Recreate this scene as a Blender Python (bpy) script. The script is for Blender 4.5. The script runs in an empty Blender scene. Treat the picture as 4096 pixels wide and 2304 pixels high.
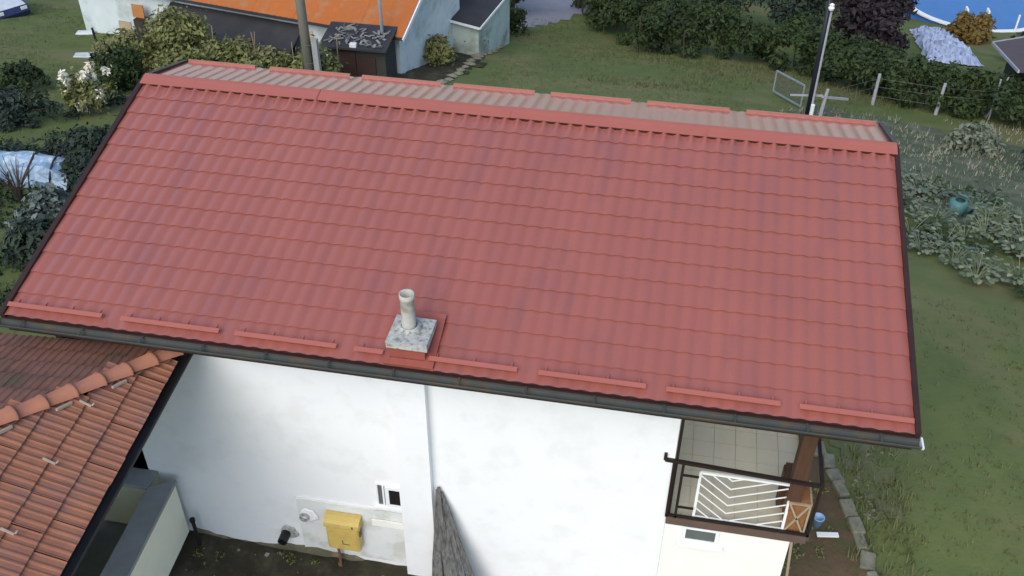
import bpy, math, random
import numpy as np
from mathutils import Vector, Matrix
random.seed(7); rng = np.random.default_rng(7)
SC = bpy.context.scene; COL = SC.collection
# ------------------------------------------------------------------ camera
cam = bpy.data.objects.new('camera', bpy.data.cameras.new('camera')); COL.objects.link(cam)
_r = (0.983492, 0.180868, 0.005551); _u = (-0.116305, 0.608325, 0.78512); _w = (-0.138626, 0.772805, -0.619318)
cam.matrix_world = Matrix(((_r[0], _u[0], -_w[0], 7.9683), (_r[1], _u[1], -_w[1], -8.3726), (_r[2], _u[2], -_w[2], 12.8791), (0, 0, 0, 1)))
cam.data.sensor_width = 36; cam.data.lens = 36*1000.1/1024
cam.data.clip_start = .1; cam.data.clip_end = 3000
SC.camera = cam
# ------------------------------------------------------------------ sky, sun, exposure
SUN_EL, SUN_AZ = math.radians(42), math.radians(193)      # azimuth clockwise from +Y: behind the camera, to its left
W = bpy.data.worlds.new('World'); SC.world = W; W.use_nodes = True
nt = W.node_tree; nt.nodes.clear()
o_ = nt.nodes.new('ShaderNodeOutputWorld'); b_ = nt.nodes.new('ShaderNodeBackground'); s_ = nt.nodes.new('ShaderNodeTexSky')
s_.sky_type = 'NISHITA'; s_.sun_disc = False; s_.sun_elevation = SUN_EL; s_.sun_rotation = SUN_AZ
s_.air_density = 1.0; s_.dust_density = 1.0; s_.ozone_density = 1.4
b_.inputs['Strength'].default_value = 0.13
nt.links.new(s_.outputs[0], b_.inputs[0]); nt.links.new(b_.outputs[0], o_.inputs[0])
sun = bpy.data.objects.new('sun', bpy.data.lights.new('sun', 'SUN')); COL.objects.link(sun)
sun.data.energy = 1.5; sun.data.angle = math.radians(50); sun.data.color = (1, .95, .87)
sd = Vector((math.sin(SUN_AZ)*math.cos(SUN_EL), math.cos(SUN_AZ)*math.cos(SUN_EL), math.sin(SUN_EL)))
sun.rotation_euler = sd.to_track_quat('Z', 'Y').to_euler(); sun.location = (0, -10, 30)
SC.view_settings.view_transform = 'Standard'; SC.view_settings.look = 'None'
SC.view_settings.exposure = 0.80; SC.view_settings.gamma = 1; SC.view_settings.use_curve_mapping = False

# ------------------------------------------------------------------ materials
def mat(name, c1, c2=None, scale=3.0, rough=.8, bump=0.0, bscale=None, spec=.3, island=False, metal=0.0, c3=None, s3=.4, stretch=None, edge=.25):
    m = bpy.data.materials.new(name); m.use_nodes = True; t = m.node_tree; N = t.nodes; L = t.links
    bs = N['Principled BSDF']; bs.inputs['Roughness'].default_value = rough
    bs.inputs['Specular IOR Level'].default_value = spec; bs.inputs['Metallic'].default_value = metal
    g = N.new('ShaderNodeNewGeometry'); mp = N.new('ShaderNodeMapping')
    L.new(g.outputs['Position'], mp.inputs['Vector'])
    if stretch: mp.inputs['Scale'].default_value = stretch
    c2 = c2 or tuple(x*.75 for x in c1)
    def noise(sc, det=6):
        n = N.new('ShaderNodeTexNoise'); n.inputs['Scale'].default_value = sc; n.inputs['Detail'].default_value = det
        n.inputs['Roughness'].default_value = .62; L.new(mp.outputs[0], n.inputs['Vector']); return n
    n = noise(scale); rp = N.new('ShaderNodeValToRGB')
    rp.color_ramp.elements[0].position = .5-edge; rp.color_ramp.elements[1].position = .5+edge
    rp.color_ramp.elements[0].color = (*c1, 1); rp.color_ramp.elements[1].color = (*c2, 1)
    if island:
        mm = N.new('ShaderNodeMath'); mm.operation = 'MULTIPLY_ADD'; mm.inputs[1].default_value = .75
        L.new(g.outputs['Random Per Island'], mm.inputs[0])
        m2 = N.new('ShaderNodeMath'); m2.operation = 'MULTIPLY'; m2.inputs[1].default_value = .3
        L.new(n.outputs['Fac'], m2.inputs[0]); L.new(m2.outputs[0], mm.inputs[2]); L.new(mm.outputs[0], rp.inputs[0])
        rp.color_ramp.elements[0].position = .1; rp.color_ramp.elements[1].position = .95
    else: L.new(n.outputs['Fac'], rp.inputs[0])
    out = rp.outputs[0]
    if c3:
        n3 = noise(s3, 4); r3 = N.new('ShaderNodeValToRGB'); r3.color_ramp.elements[0].position = .5; r3.color_ramp.elements[1].position = .66
        L.new(n3.outputs['Fac'], r3.inputs[0]); mx = N.new('ShaderNodeMix'); mx.data_type = 'RGBA'
        L.new(r3.outputs[0], mx.inputs[0]); L.new(out, mx.inputs[6]); mx.inputs[7].default_value = (*c3, 1); out = mx.outputs[2]
    L.new(out, bs.inputs['Base Color'])
    if bump:
        nb = noise(bscale or scale*4, 8); bp = N.new('ShaderNodeBump'); bp.inputs['Strength'].default_value = bump; bp.inputs['Distance'].default_value = .02
        L.new(nb.outputs['Fac'], bp.inputs['Height']); L.new(bp.outputs[0], bs.inputs['Normal'])
    return m
M = {}
def leafmat(k, a, b, c=None): M[k] = mat(k, a, b, 1.2, .7, spec=.15, island=True, c3=c, s3=.8)
M['roof'] = mat('red_coated_steel', (.34,.108,.080), (.30,.094,.072), .8, .25, .04, 40, .5, c3=(.285,.096,.080), s3=1.2, stretch=(2.2,.55,.55))
M['roof_trim'] = mat('red_trim_steel', (.38,.112,.078), (.34,.10,.072), 2, .38, spec=.5)
M['roof_deck'] = mat('roof_deck_board', (.05,.03,.025), None, 4, .9)
M['brown_trim'] = mat('dark_brown_trim', (.028,.014,.013), (.045,.02,.016), 5, .5)
M['gutter'] = mat('weathered_grey_gutter', (.060,.066,.060), (.040,.045,.040), 6, .7, c3=(.085,.065,.042), s3=3)
M['stucco'] = mat('white_stucco', (.82,.82,.815), (.785,.79,.79), 1.3, .95, .15, 90, .1, c3=(.755,.755,.745), s3=2.2)
M['stucco_warm'] = mat('cream_stucco', (.84,.825,.76), (.80,.78,.71), 2, .95, .15, 80, .1)
M['plinth'] = mat('stained_plinth_render', (.74,.745,.72), (.66,.67,.65), 3, .95, .3, 60, .1, c3=(.56,.56,.51), s3=2.5)
M['base_dirt'] = mat('mossy_wall_footing', (.16,.15,.10), (.10,.10,.065), 5, .95, .5, 30, .1, c3=(.25,.19,.13), s3=4)
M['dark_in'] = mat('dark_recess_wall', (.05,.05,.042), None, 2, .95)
M['concrete'] = mat('grey_concrete', (.33,.33,.325), (.25,.25,.245), 4, .95, .4, 40, .15, c3=(.30,.30,.28), s3=6)
M['olive_conc'] = mat('olive_render', (.52,.50,.34), (.44,.42,.28), 3, .95, .2, 40, .1)
M['dark_conc'] = mat('dark_concrete', (.16,.16,.125), (.11,.11,.085), 3, .9, .3, 30)  # dark olive grey concrete for terrace floor and base
M['cream'] = mat('cream_panel_paint', (.86,.82,.64), (.80,.76,.58), 3, .9, .1, 50, c3=(.80,.78,.64), s3=3)
M['cap'] = mat('chimney_cap_concrete', (.52,.52,.48), (.32,.32,.29), 14, .95, .6, 60, .1, c3=(.20,.20,.18), s3=18)
M['pipe'] = mat('fibre_cement_pipe', (.50,.49,.44), (.34,.33,.29), 12, .9, .3, 60, c3=(.30,.28,.22), s3=9)
M['flash'] = mat('red_flashing', (.31,.080,.055), (.24,.062,.045), 4, .5, spec=.5)
M['clay'] = mat('orange_clay_tile', (.345,.150,.085), (.26,.108,.070), 4, .85, .25, 50, .2, c3=(.26,.122,.09), s3=2.3)
M['clay_shade'] = mat('shaded_clay_tile', (.24,.115,.085), (.16,.08,.06), 4, .9, .25, 50, .2, c3=(.11,.08,.055), s3=1.6)  # darker copy of the clay, the back slope's shade put into its colour
M['clay_hip'] = mat('hip_clay_tile', (.36,.152,.09), (.27,.115,.075), 5, .85, .25, 50, .2, c3=(.28,.12,.09), s3=4)
M['mortar'] = mat('pale_mortar', (.45,.36,.28), None, 8, .95)
M['floor_tile'] = mat('beige_floor_tile', (.52,.48,.36), (.47,.43,.33), 2, .6, c3=(.48,.45,.37), s3=1.5)
M['timber'] = mat('brown_timber', (.10,.048,.026), (.06,.03,.018), 5, .7, .3, 30, stretch=(6,6,.6))
M['rail'] = mat('dark_painted_rail', (.025,.016,.014), None, 6, .5)
M['beam'] = mat('brown_edge_beam', (.14,.085,.06), (.09,.065,.055), 4, .8, .2, c3=(.12,.11,.11), s3=3)
M['white_paint'] = mat('white_paint', (.80,.80,.77), (.72,.72,.69), 5, .5)
M['pvc'] = mat('white_window_frame', (.84,.85,.85), (.78,.79,.79), 4, .35, spec=.5)
M['glass'] = mat('dark_window_glass', (.02,.016,.018), None, 2, .08, spec=.5)
M['glass2'] = mat('grey_window_glass', (.10,.12,.12), (.13,.14,.13), 6, .12, spec=.5)
M['yellow'] = mat('yellow_meter_box_paint', (.62,.46,.13), (.55,.40,.11), 6, .5, c3=(.56,.36,.12), s3=7, spec=.4)
M['yellow_dark'] = mat('brown_print', (.12,.08,.03), None, 4, .6)
M['rust'] = mat('rusty_pipe', (.22,.10,.06), (.14,.07,.045), 12, .8)
M['black'] = mat('black_plastic', (.012,.012,.013), (.02,.02,.02), 5, .5)
M['plank'] = mat('weathered_grey_plank', (.24,.235,.22), (.035,.034,.031), 3, .9, .7, 25, .1, stretch=(9,9,.7))
M['ground'] = mat('meadow_ground', (.138,.162,.056), (.088,.118,.042), .9, .95, .8, 9, .1, c3=(.175,.165,.075), s3=.22)
M['soil'] = mat('dark_garden_soil', (.060,.052,.034), (.035,.032,.022), 3.5, .95, 1.0, 12, .1, c3=(.085,.078,.05), s3=2)
M['brown_soil'] = mat('brown_earth', (.14,.095,.055), (.085,.062,.036), 2.5, .95, 1.0, 12, .1, c3=(.075,.08,.035), s3=1.7)
M['dry'] = mat('dry_scrub_ground', (.105,.12,.075), (.075,.092,.055), 1.4, .95, 1.0, 9, .1, c3=(.145,.15,.105), s3=1.2)
M['ground2'] = mat('worn_grass', (.140,.152,.068), (.105,.122,.050), 2.2, .95, 1.0, 12, .1, c3=(.165,.155,.105), s3=1.8)
M['path'] = mat('grey_paving', (.26,.26,.30), (.21,.21,.245), 1.5, .9, .3, 15)
M['stone'] = mat('pale_kerb_stone', (.24,.22,.165), (.14,.135,.095), 5, .95, .6, 25, c3=(.14,.14,.10), s3=4)
M['pebble'] = mat('mixed_rubble', (.32,.31,.27), (.14,.125,.10), 4, .95, .5, 25, island=True)
leafmat('leaf_hedge', (.022,.038,.014), (.050,.072,.024), (.026,.038,.022))
leafmat('leaf_dark', (.020,.032,.024), (.044,.060,.042), (.034,.048,.044))
leafmat('leaf_olive', (.085,.105,.030), (.22,.22,.085), (.15,.14,.07))
leafmat('leaf_plum', (.018,.014,.018), (.042,.030,.036), (.03,.03,.025))
leafmat('leaf_patch', (.055,.085,.045), (.24,.26,.16), (.10,.135,.11))
leafmat('leaf_pale', (.12,.145,.10), (.24,.255,.18), (.10,.12,.08))
leafmat('leaf_rust', (.09,.075,.022), (.20,.11,.03), (.12,.10,.03))
leafmat('leaf_teal', (.05,.13,.12), (.10,.20,.18))
leafmat('leaf_silver2', (.025,.04,.03), (.16,.19,.17), (.03,.045,.035))
leafmat('leaf_silver', (.10,.14,.12), (.36,.40,.40), (.14,.2,.2))
leafmat('grass', (.085,.105,.040), (.135,.15,.06), (.125,.125,.06))
leafmat('straw', (.20,.20,.13), (.40,.39,.28), (.13,.15,.09))
leafmat('petal', (.62,.58,.46), (.78,.75,.62), (.50,.44,.32))
M['bark'] = mat('brown_bark', (.09,.07,.05), (.05,.04,.03), 6, .95, .6)
M['old_white'] = mat('old_whitewash', (.62,.68,.68), (.52,.58,.58), 1.5, .95, .3, 20, c3=(.40,.45,.43), s3=.9)
M['annex'] = mat('peeling_green_white_render', (.50,.58,.52), (.36,.42,.36), 1.6, .95, .4, 15, c3=(.24,.26,.19), s3=.8)
M['orange'] = mat('orange_roof_paint', (.42,.125,.028), (.34,.10,.025), 1.6, .8, .3, 8, c3=(.36,.15,.06), s3=1.6)
M['tar'] = mat('black_tar_paper', (.028,.028,.032), (.045,.045,.047), 1.5, .8, .4, 10)
M['debris'] = mat('roof_litter', (.30,.30,.28), (.06,.06,.06), 6, .9, island=True)
M['door_br'] = mat('dark_brown_door', (.055,.030,.022), (.035,.022,.018), 3, .8, .2, 20)
M['board'] = mat('raw_board', (.40,.33,.22), (.30,.22,.14), 3, .9, .2, 20, c3=(.33,.26,.19), s3=2)
M['board_or'] = mat('orange_board', (.42,.19,.06), (.34,.14,.045), 3, .85, .2)
M['wood_pole'] = mat('grey_wood_pole', (.20,.18,.14), (.13,.12,.10), 3, .9, .6, 20, stretch=(7,7,.5), c3=(.13,.15,.12), s3=2)
M['steel_pole'] = mat('galvanised_pole', (.26,.29,.30), (.20,.22,.23), 4, .6, spec=.4)
M['black_pole'] = mat('dark_pole_tone', (.018,.022,.03), None, 4, .5)  # dark tone; on the slim pole it holds the shaded side
M['post'] = mat('pale_fence_post', (.40,.385,.42), (.30,.29,.29), 5, .9, .3)
M['wire'] = mat('wire', (.12,.12,.12), None, 3, .6)
M['pool_blue'] = mat('pool_blue', (.025,.10,.32), (.035,.13,.37), 1.5, .35, spec=.5)
M['water'] = mat('pool_water', (.025,.12,.34), (.03,.15,.38), 1.2, .08, .25, 4, .5)
M['tarp'] = mat('pale_blue_sheet', (.42,.47,.62), (.30,.36,.52), 2.5, .4, .4, 6, .5, c3=(.50,.52,.62), s3=3)
M['tarp2'] = mat('light_blue_film', (.30,.42,.54), (.16,.26,.38), 3, .3, .5, 7, .5, c3=(.52,.60,.66), s3=4)
M['purple_roof'] = mat('purple_brown_roof', (.095,.070,.075), (.075,.055,.060), 2, .8, .2)
M['car_blue'] = mat('dark_blue_car_paint', (.03,.045,.13), None, 3, .3, spec=.5)
M['car_white'] = mat('white_car_paint', (.60,.64,.68), None, 3, .3, spec=.5)
M['tyre'] = mat('tyre_rubber', (.02,.02,.02), None, 5, .8)
M['blue_bucket'] = mat('light_blue_plastic', (.26,.42,.62), (.30,.46,.64), 8, .4)
M['teal'] = mat('teal_plastic', (.07,.17,.17), (.09,.21,.20), 6, .5)
M['wicker'] = mat('orange_brown_wicker', (.30,.13,.045), (.16,.07,.03), 14, .8, .5, 40)

# ------------------------------------------------------------------ mesh helpers
WO = {}                                                  # world origin of each built object
class MB:
    def __init__(s): s.v = []; s.f = []
    def add(s, V, F):
        n = len(s.v); s.v += [tuple(float(c) for c in x) for x in V]; s.f += [tuple(i+n for i in q) for q in F]; return s
    def hexa(s, P):                                      # 8 points: bottom ring then top ring
        return s.add(P, [(3,2,1,0),(4,5,6,7),(0,1,5,4),(1,2,6,5),(2,3,7,6),(3,0,4,7)])
    def box(s, c, d, X=(1,0,0), Y=(0,1,0), Z=(0,0,1)):
        c = np.array(c, float); X, Y, Z = [np.array(a, float)*h/2 for a, h in zip((X,Y,Z), d)]
        return s.hexa([c-X-Y-Z, c+X-Y-Z, c+X+Y-Z, c-X+Y-Z, c-X-Y+Z, c+X-Y+Z, c+X+Y+Z, c-X+Y+Z])
    def span(s, a, b): a = np.array(a, float); b = np.array(b, float); return s.box((a+b)/2, b-a)
    def bar(s, a, b, w, h=None, up=(0,0,1)):
        a = np.array(a, float); b = np.array(b, float); X = b-a; L = np.linalg.norm(X); X = X/L
        Y = np.cross(up, X); n = np.linalg.norm(Y); Y = Y/n if n > 1e-6 else np.array((0,1.,0)); Z = np.cross(X, Y)
        return s.box((a+b)/2, (L, w, h or w), X, Y, Z)
    def tube(s, pts, rad, n=8, cap=True, ang=(0, 2*math.pi), closed=True):
        pts = [np.array(q, float) for q in pts]; k = len(pts)
        rad = rad if hasattr(rad, '__len__') else [rad]*k; V = []
        for i, q in enumerate(pts):
            T = pts[min(i+1,k-1)]-pts[max(i-1,0)]; T = T/np.linalg.norm(T)
            A = np.cross((0,0,1.), T) if abs(T[2]) < .95 else np.cross((1.,0,0), T); A /= np.linalg.norm(A); B = np.cross(T, A)
            for j in range(n):
                t = ang[0]+(ang[1]-ang[0])*j/(n if closed else n-1); V.append(q+rad[i]*(math.cos(t)*A+math.sin(t)*B))
        F = [(i*n+j, i*n+(j+1)%n, (i+1)*n+(j+1)%n, (i+1)*n+j) for i in range(k-1) for j in range(n if closed else n-1)]
        if cap and closed: F += [tuple(range(n))[::-1], tuple((k-1)*n+j for j in range(n))]
        return s.add(V, F)
    def lathe(s, c, prof, n=16):
        c = np.array(c, float); V = [(c[0]+r*math.cos(2*math.pi*j/n), c[1]+r*math.sin(2*math.pi*j/n), c[2]+z) for r, z in prof for j in range(n)]
        return s.add(V, [(i*n+j, i*n+(j+1)%n, (i+1)*n+(j+1)%n, (i+1)*n+j) for i in range(len(prof)-1) for j in range(n)])
    def mesh(s, name, m, off=(0,0,0), smooth=False):
        me = bpy.data.meshes.new(name); off = np.array(off, float)
        me.from_pydata([tuple(np.array(v)-off) for v in s.v], [], s.f); me.materials.append(m)
        if smooth: me.polygons.foreach_set('use_smooth', [True]*len(me.polygons))
        me.update(); return me
    def build(s, name, m, parent=None, smooth=False, label=None):
        off = WO[parent.name] if parent else np.zeros(3)
        ob = bpy.data.objects.new(name, s.mesh(name, m, off, smooth)); COL.objects.link(ob)
        if parent: ob.parent = parent
        WO[ob.name] = off
        if label: ob['label'] = label
        return ob
def tag(o, label=None, cat=None, group=None, kind=None):
    if label: o['label'] = label
    if cat: o['category'] = cat
    if group: o['group'] = group
    if kind: o['kind'] = kind
    return o
def thing(name, loc, label, cat, group=None):
    o = bpy.data.objects.new(name, None); o.empty_display_size = .2; COL.objects.link(o); o.location = loc
    WO[o.name] = np.array(loc, float); return tag(o, label, cat, group)
def inst(name, me, mw, parent):                          # a piece that shares mesh data, placed by a world matrix
    o = bpy.data.objects.new(name, me); COL.objects.link(o); o.parent = parent
    m = mw.copy(); m.translation = mw.translation-Vector(WO[parent.name]); o.matrix_local = m
    WO[o.name] = np.array(mw.translation); return o
def dup(root, loc, rz=0, sc=1, label=None):
    r = root.copy(); COL.objects.link(r); r.location = loc; r.rotation_euler = (0,0,rz); r.scale = (sc,)*3 if not hasattr(sc, '__len__') else sc
    if label: r['label'] = label
    for ch in list(root.children):
        c = ch.copy(); COL.objects.link(c); c.parent = r
        for g in list(ch.children):
            d = g.copy(); COL.objects.link(d); d.parent = c
    return r
def frame(X, Y, Z, o):
    return Matrix(((X[0],Y[0],Z[0],o[0]),(X[1],Y[1],Z[1],o[1]),(X[2],Y[2],Z[2],o[2]),(0,0,0,1)))
def zt(y):                                               # the hillside: level by the house, falling away behind it
    y = np.minimum(y, 95.0)
    return -0.25*(np.sqrt((y-5)**2+4)+(y-5))/2
def znoise(x, y):
    return .05*np.sin(.7*x+.4*y)*np.cos(.45*y-.3*x)+.025*np.sin(1.9*x-1.1*y)
def zg(x, y): return float(zt(y)+znoise(x, y))

# ------------------------------------------------------------------ ground
def axis(a, b, lo, hi, step):
    core = np.arange(a, b+step/2, step); l = a-np.geomspace(step, a-lo, 14)[::-1]; h = b+np.geomspace(step, hi-b, 14)
    return np.concatenate([l, core, h])
gx = axis(-34, 36, -420, 420, .6); gy = axis(-12, 72, -200, 520, .6)
X, Y = np.meshgrid(gx, gy); Z = zt(Y)+znoise(X, Y)
V = np.stack([X.ravel(), Y.ravel(), Z.ravel()], 1); nx, ny = len(gx), len(gy)
I = (np.arange(ny-1)[:,None]*nx+np.arange(nx-1)[None]).ravel()
me = bpy.data.meshes.new('ground'); me.from_pydata(V.tolist(), [], np.stack([I, I+1, I+1+nx, I+nx], 1).tolist()); me.materials.append(M['ground'])
me.polygons.foreach_set('use_smooth', [True]*len(me.polygons))
g_ = bpy.data.objects.new('ground', me); COL.objects.link(g_); g_['kind'] = 'structure'
def patch(name, outline, m, lift=.012, step=.35, wob=.12, kind='structure', rough=.0):
    """an irregular sheet that follows the hillside"""
    P = np.array(outline, float); pts = []
    for i in range(len(P)):
        a, b = P[i], P[(i+1)%len(P)]; k = max(2, int(np.linalg.norm(b-a)/step))
        for j in range(k): pts.append(a+(b-a)*j/k+rng.normal(0, wob, 2))
    pts = np.array(pts); lo, hi = pts.min(0), pts.max(0)
    xs = np.arange(lo[0], hi[0]+step, step); ys = np.arange(lo[1], hi[1]+step, step)
    def inside(q):
        x, y = q; c = False; n = len(pts); j = n-1
        for i in range(n):
            if (pts[i,1] > y) != (pts[j,1] > y) and x < (pts[j,0]-pts[i,0])*(y-pts[i,1])/(pts[j,1]-pts[i,1])+pts[i,0]: c = not c
            j = i
        return c
    b = MB(); idx = {}
    def vid(i, j):
        if (i, j) not in idx:
            x, y = xs[i]+rng.normal(0, step*.12), ys[j]+rng.normal(0, step*.12)
            idx[(i,j)] = len(b.v); b.v.append((x, y, zg(x, y)+lift+rng.uniform(0, 1)*rough))
        return idx[(i,j)]
    for i in range(len(xs)-1):
        for j in range(len(ys)-1):
            if inside((xs[i]+step/2, ys[j]+step/2)): b.f.append((vid(i,j), vid(i+1,j), vid(i+1,j+1), vid(i,j+1)))
    o = b.build(name, m, smooth=True); o['kind'] = kind; return o
patch('bare_soil', [(.3,-3.2),(5.6,-3.2),(6.4,-1),(6.4,.9),(.3,.9)], M['soil'], .015, .22, .08, rough=.05)
patch('garden_bed', [(9.6,-2),(12.0,-2),(11.75,1.8),(11.45,3.2),(11.15,4.4),(10.6,5.2),(9.6,5.2)], M['brown_soil'], .02, .25, .06, rough=.05)
patch('worn_track', [(11.45,5.2),(12.0,5.0),(12.35,4.2),(12.3,3.2),(11.9,2.9),(11.75,3.6),(11.5,4.3)], M['ground2'], .012, .2, .12, rough=.02)
patch('scrub_ground', [(11.8,11),(11.9,20),(12.4,27.5),(14.5,28.5),(19,26),(22,25),(22,16),(17,15.5),(13.5,18),(13.4,12)], M['dry'], .02, .5, .3, rough=.05)
patch('driveway', [(-1.0,39.6),(.4,42),(1.6,44.6),(2.6,50),(2.5,60),(-2.6,60),(-2.3,48)], M['path'], .022, .5, .12)
patch('yard_earth', [(-5.8,23),(-2.6,24),(-.6,30),(-.9,36),(-3.2,36),(-3.2,28),(-8,27)], M['soil'], .018, .4, .2, rough=.05)

# ------------------------------------------------------------------ the red roofed house
A_, B_ = 4.3933, 1.1039; SL = math.hypot(A_, B_); RL = 11.0; EZ = 4.8
ux = np.array((1.,0,0)); uv = np.array((0, A_/SL, B_/SL)); un = np.cross(ux, uv)
FY, FZ = 5.64, 5.555; fl = math.hypot(FY-A_, FZ-EZ-B_); fv = np.array((0, -(FY-A_)/fl, (EZ+B_-FZ)/fl)); fn = np.cross(ux*-1, fv)
house = thing('house', (5.5,3,0), 'long white house under one big red tile pattern metal roof in the middle', 'house')
def S(u, v, h=0): return np.array((0,0,EZ))+ux*u+uv*v+un*h                   # near slope: along, up the slope, off the slope
def Fs(u, v, h=0): return np.array((0,FY,FZ))+ux*u+fv*v+fn*h                 # far slope
deck = MB()
deck.hexa([S(0,0,-.12), S(RL,0,-.12), S(RL,SL,-.12), S(0,SL,-.12), S(0,0,-.03), S(RL,0,-.03), S(RL,SL,-.03), S(0,SL,-.03)])
deck.hexa([Fs(0,0,-.12), Fs(0,fl,-.12), Fs(RL,fl,-.12), Fs(RL,0,-.12), Fs(0,0,-.03), Fs(0,fl,-.03), Fs(RL,fl,-.03), Fs(RL,0,-.03)])
roof = deck.build('roof', M['roof_deck'], house)
for k_ in ('roof','roof_trim'):
    q_ = M[k_].node_tree.nodes['Principled BSDF']; q_.inputs['Coat Weight'].default_value = .2; q_.inputs['Coat Roughness'].default_value = .18
NW = 58; TW = RL/NW; ST = .3397; T0 = .429; WH = .020
def tile_mesh(name, ln, n=8, over=.03):
    b = MB(); top = name == 'top'
    def wave(t, q=0): return WH*(.5-.5*math.cos(2*math.pi*t))**.85*(1-q)+q*.050*max(0, math.sin(math.pi*t))**5
    rows = [(-over, .0175, 0), (ln*.2, .0145, 0), (ln, .0, 0)]
    if top: rows = [(-over, .0175, 0), (ln*.2, .0145, .12), (ln*.42, .009, 1), (ln, .004, 1)]
    V = [(TW*i/n, v, h+wave(i/n, q)) for v, h, q in rows for i in range(n+1)]
    b.add(V, [(r*(n+1)+i, r*(n+1)+i+1, (r+1)*(n+1)+i+1, (r+1)*(n+1)+i) for r in range(len(rows)-1) for i in range(n)])
    lip = [(TW*i/n, v, h+wave(i/n)) for v, h in ((-over+.014, .004), (-over, .0175)) for i in range(n+1)]   # folded under, its own vertices keep the edge crisp
    b.add(lip, [(i, i+1, n+2+i, n+1+i) for i in range(n)])
    return b
kinds = {'near': ST, 'eave': SL-T0-11*ST, 'top': T0}
tm = {k: tile_mesh(k, l, 12 if k == 'top' else 8).mesh('roof_tile', M['roof'], smooth=True) for k, l in kinds.items()}
vs = [(0, 'eave')]+[(kinds['eave']+i*ST, 'near') for i in range(11)]+[(SL-T0, 'top')]
tiles = []
for r, (v, k) in enumerate(vs):
    for i in range(NW):
        if k == 'eave' and 26 <= i <= 28: continue                     # the chimney stands here
        if r == 1 and 26 <= i <= 28: continue
        tiles.append((r, i, v, k))
rest = MB()
for n, (r, i, v, k) in enumerate(tiles):
    if n < 300: inst('roof_tile', tm[k], frame(ux, uv, un, S(i*TW, v)), roof)
    else:
        b = tile_mesh(k, kinds[k], 12 if k == 'top' else 8); V = [S(i*TW+q[0], v+q[1], q[2]) for q in b.v]; rest.add(V, b.f)
WH = .011; far = tile_mesh('t', fl); WH = .020
for r in range(1):
    for i in range(NW): rest.add([Fs(i*TW+q[0], q[1], q[2]) for q in far.v], [f[::-1] for f in far.f])
o = rest.build('roof_tile', M['roof'], roof, smooth=True); o['kind'] = 'stuff'
# ridge caps: folded sheets that sit on the wave crests and leave a gap over every trough
R0 = np.array((0, A_, EZ+B_)); CH = .066
for x0, x1 in ((-.03,2.78),(2.76,5.66),(5.64,8.45),(8.43,RL+.03)):
    lift = .006 if x0 > 3 and x0 < 6 else 0
    prof = [S(0,SL-.20,CH-.010), S(0,SL-.20,CH), S(0,SL-.10,CH+.002), S(0,SL-.035,CH+.006), R0+np.array((0,.005,CH+.006)), Fs(0,fl-.035,CH-.004), Fs(0,fl-.07,CH-.014), Fs(0,fl-.12,CH-.026), Fs(0,fl-.12,CH-.032)]
    b = MB(); m = len(prof)
    b.add([p+ux*x0+np.array((0,0,lift)) for p in prof]+[p+ux*x1 for p in prof], [(i, m+i, m+i+1, i+1) for i in range(m-1)])
    if x0 > 3: b.bar(S(x0+.01, SL-.20, CH+.006), S(x0+.01, SL-.05, CH+.012), .03, .010, un)
    if x0 < 0: b.add([p+ux*x0 for p in prof], [tuple(range(m))])
    if x1 > RL: b.add([p+ux*x1 for p in prof], [tuple(range(m))[::-1]])
    b.build('ridge_cap', M['roof_trim'], roof)
b = MB(); b.hexa([S(0,SL-.19,-.01), S(RL,SL-.19,-.01), S(RL,SL-.17,-.01), S(0,SL-.17,-.01), S(0,SL-.19,.052), S(RL,SL-.19,.052), S(RL,SL-.17,.052), S(0,SL-.17,.052)]); b.build('ridge_gap_strip', M['brown_trim'], roof)  # dark strip added to darken the gaps under the caps like shade
# snow guards along both eaves
for u0, u1 in ((.02,1.29),(1.54,2.83),(3.03,4.32),(4.54,4.90),(5.46,6.52),(6.77,8.02),(8.25,9.53),(9.74,10.98)):
    b = MB()
    b.hexa([S(u0,.125,.02), S(u1,.125,.02), S(u1,.132,.02), S(u0,.132,.02), S(u0,.12,.085), S(u1,.12,.085), S(u1,.127,.085), S(u0,.127,.085)])
    b.hexa([S(u0,.070,.080), S(u1,.070,.080), S(u1,.127,.086), S(u0,.127,.086), S(u0,.066,.088), S(u1,.066,.088), S(u1,.130,.094), S(u0,.130,.094)])
    k = int((u1-u0)/.38)+1
    for j in range(k): b.bar(S(u0+.08+(u1-u0-.16)*j/max(1,k-1), .22, .034), S(u0+.08+(u1-u0-.16)*j/max(1,k-1), .13, .05), .022, .005, un)
    b.build('snow_guard', M['roof_trim'], roof)
for u0, u1 in ((.05,1.2),(1.45,2.8),(3.0,4.3),(4.5,5.8),(6.05,7.3),(7.55,8.8),(9.05,10.95)):
    b = MB()
    b.hexa([Fs(u0,.05,.02), Fs(u0,.06,.02), Fs(u1,.06,.02), Fs(u1,.05,.02), Fs(u0,.05,.062), Fs(u0,.06,.062), Fs(u1,.06,.062), Fs(u1,.05,.062)])
    b.hexa([Fs(u0,.0,.063), Fs(u0,.06,.063), Fs(u1,.06,.063), Fs(u1,.0,.063), Fs(u0,.0,.072), Fs(u0,.06,.072), Fs(u1,.06,.072), Fs(u1,.0,.072)])
    b.build('snow_guard', M['roof_trim'], roof)
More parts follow.
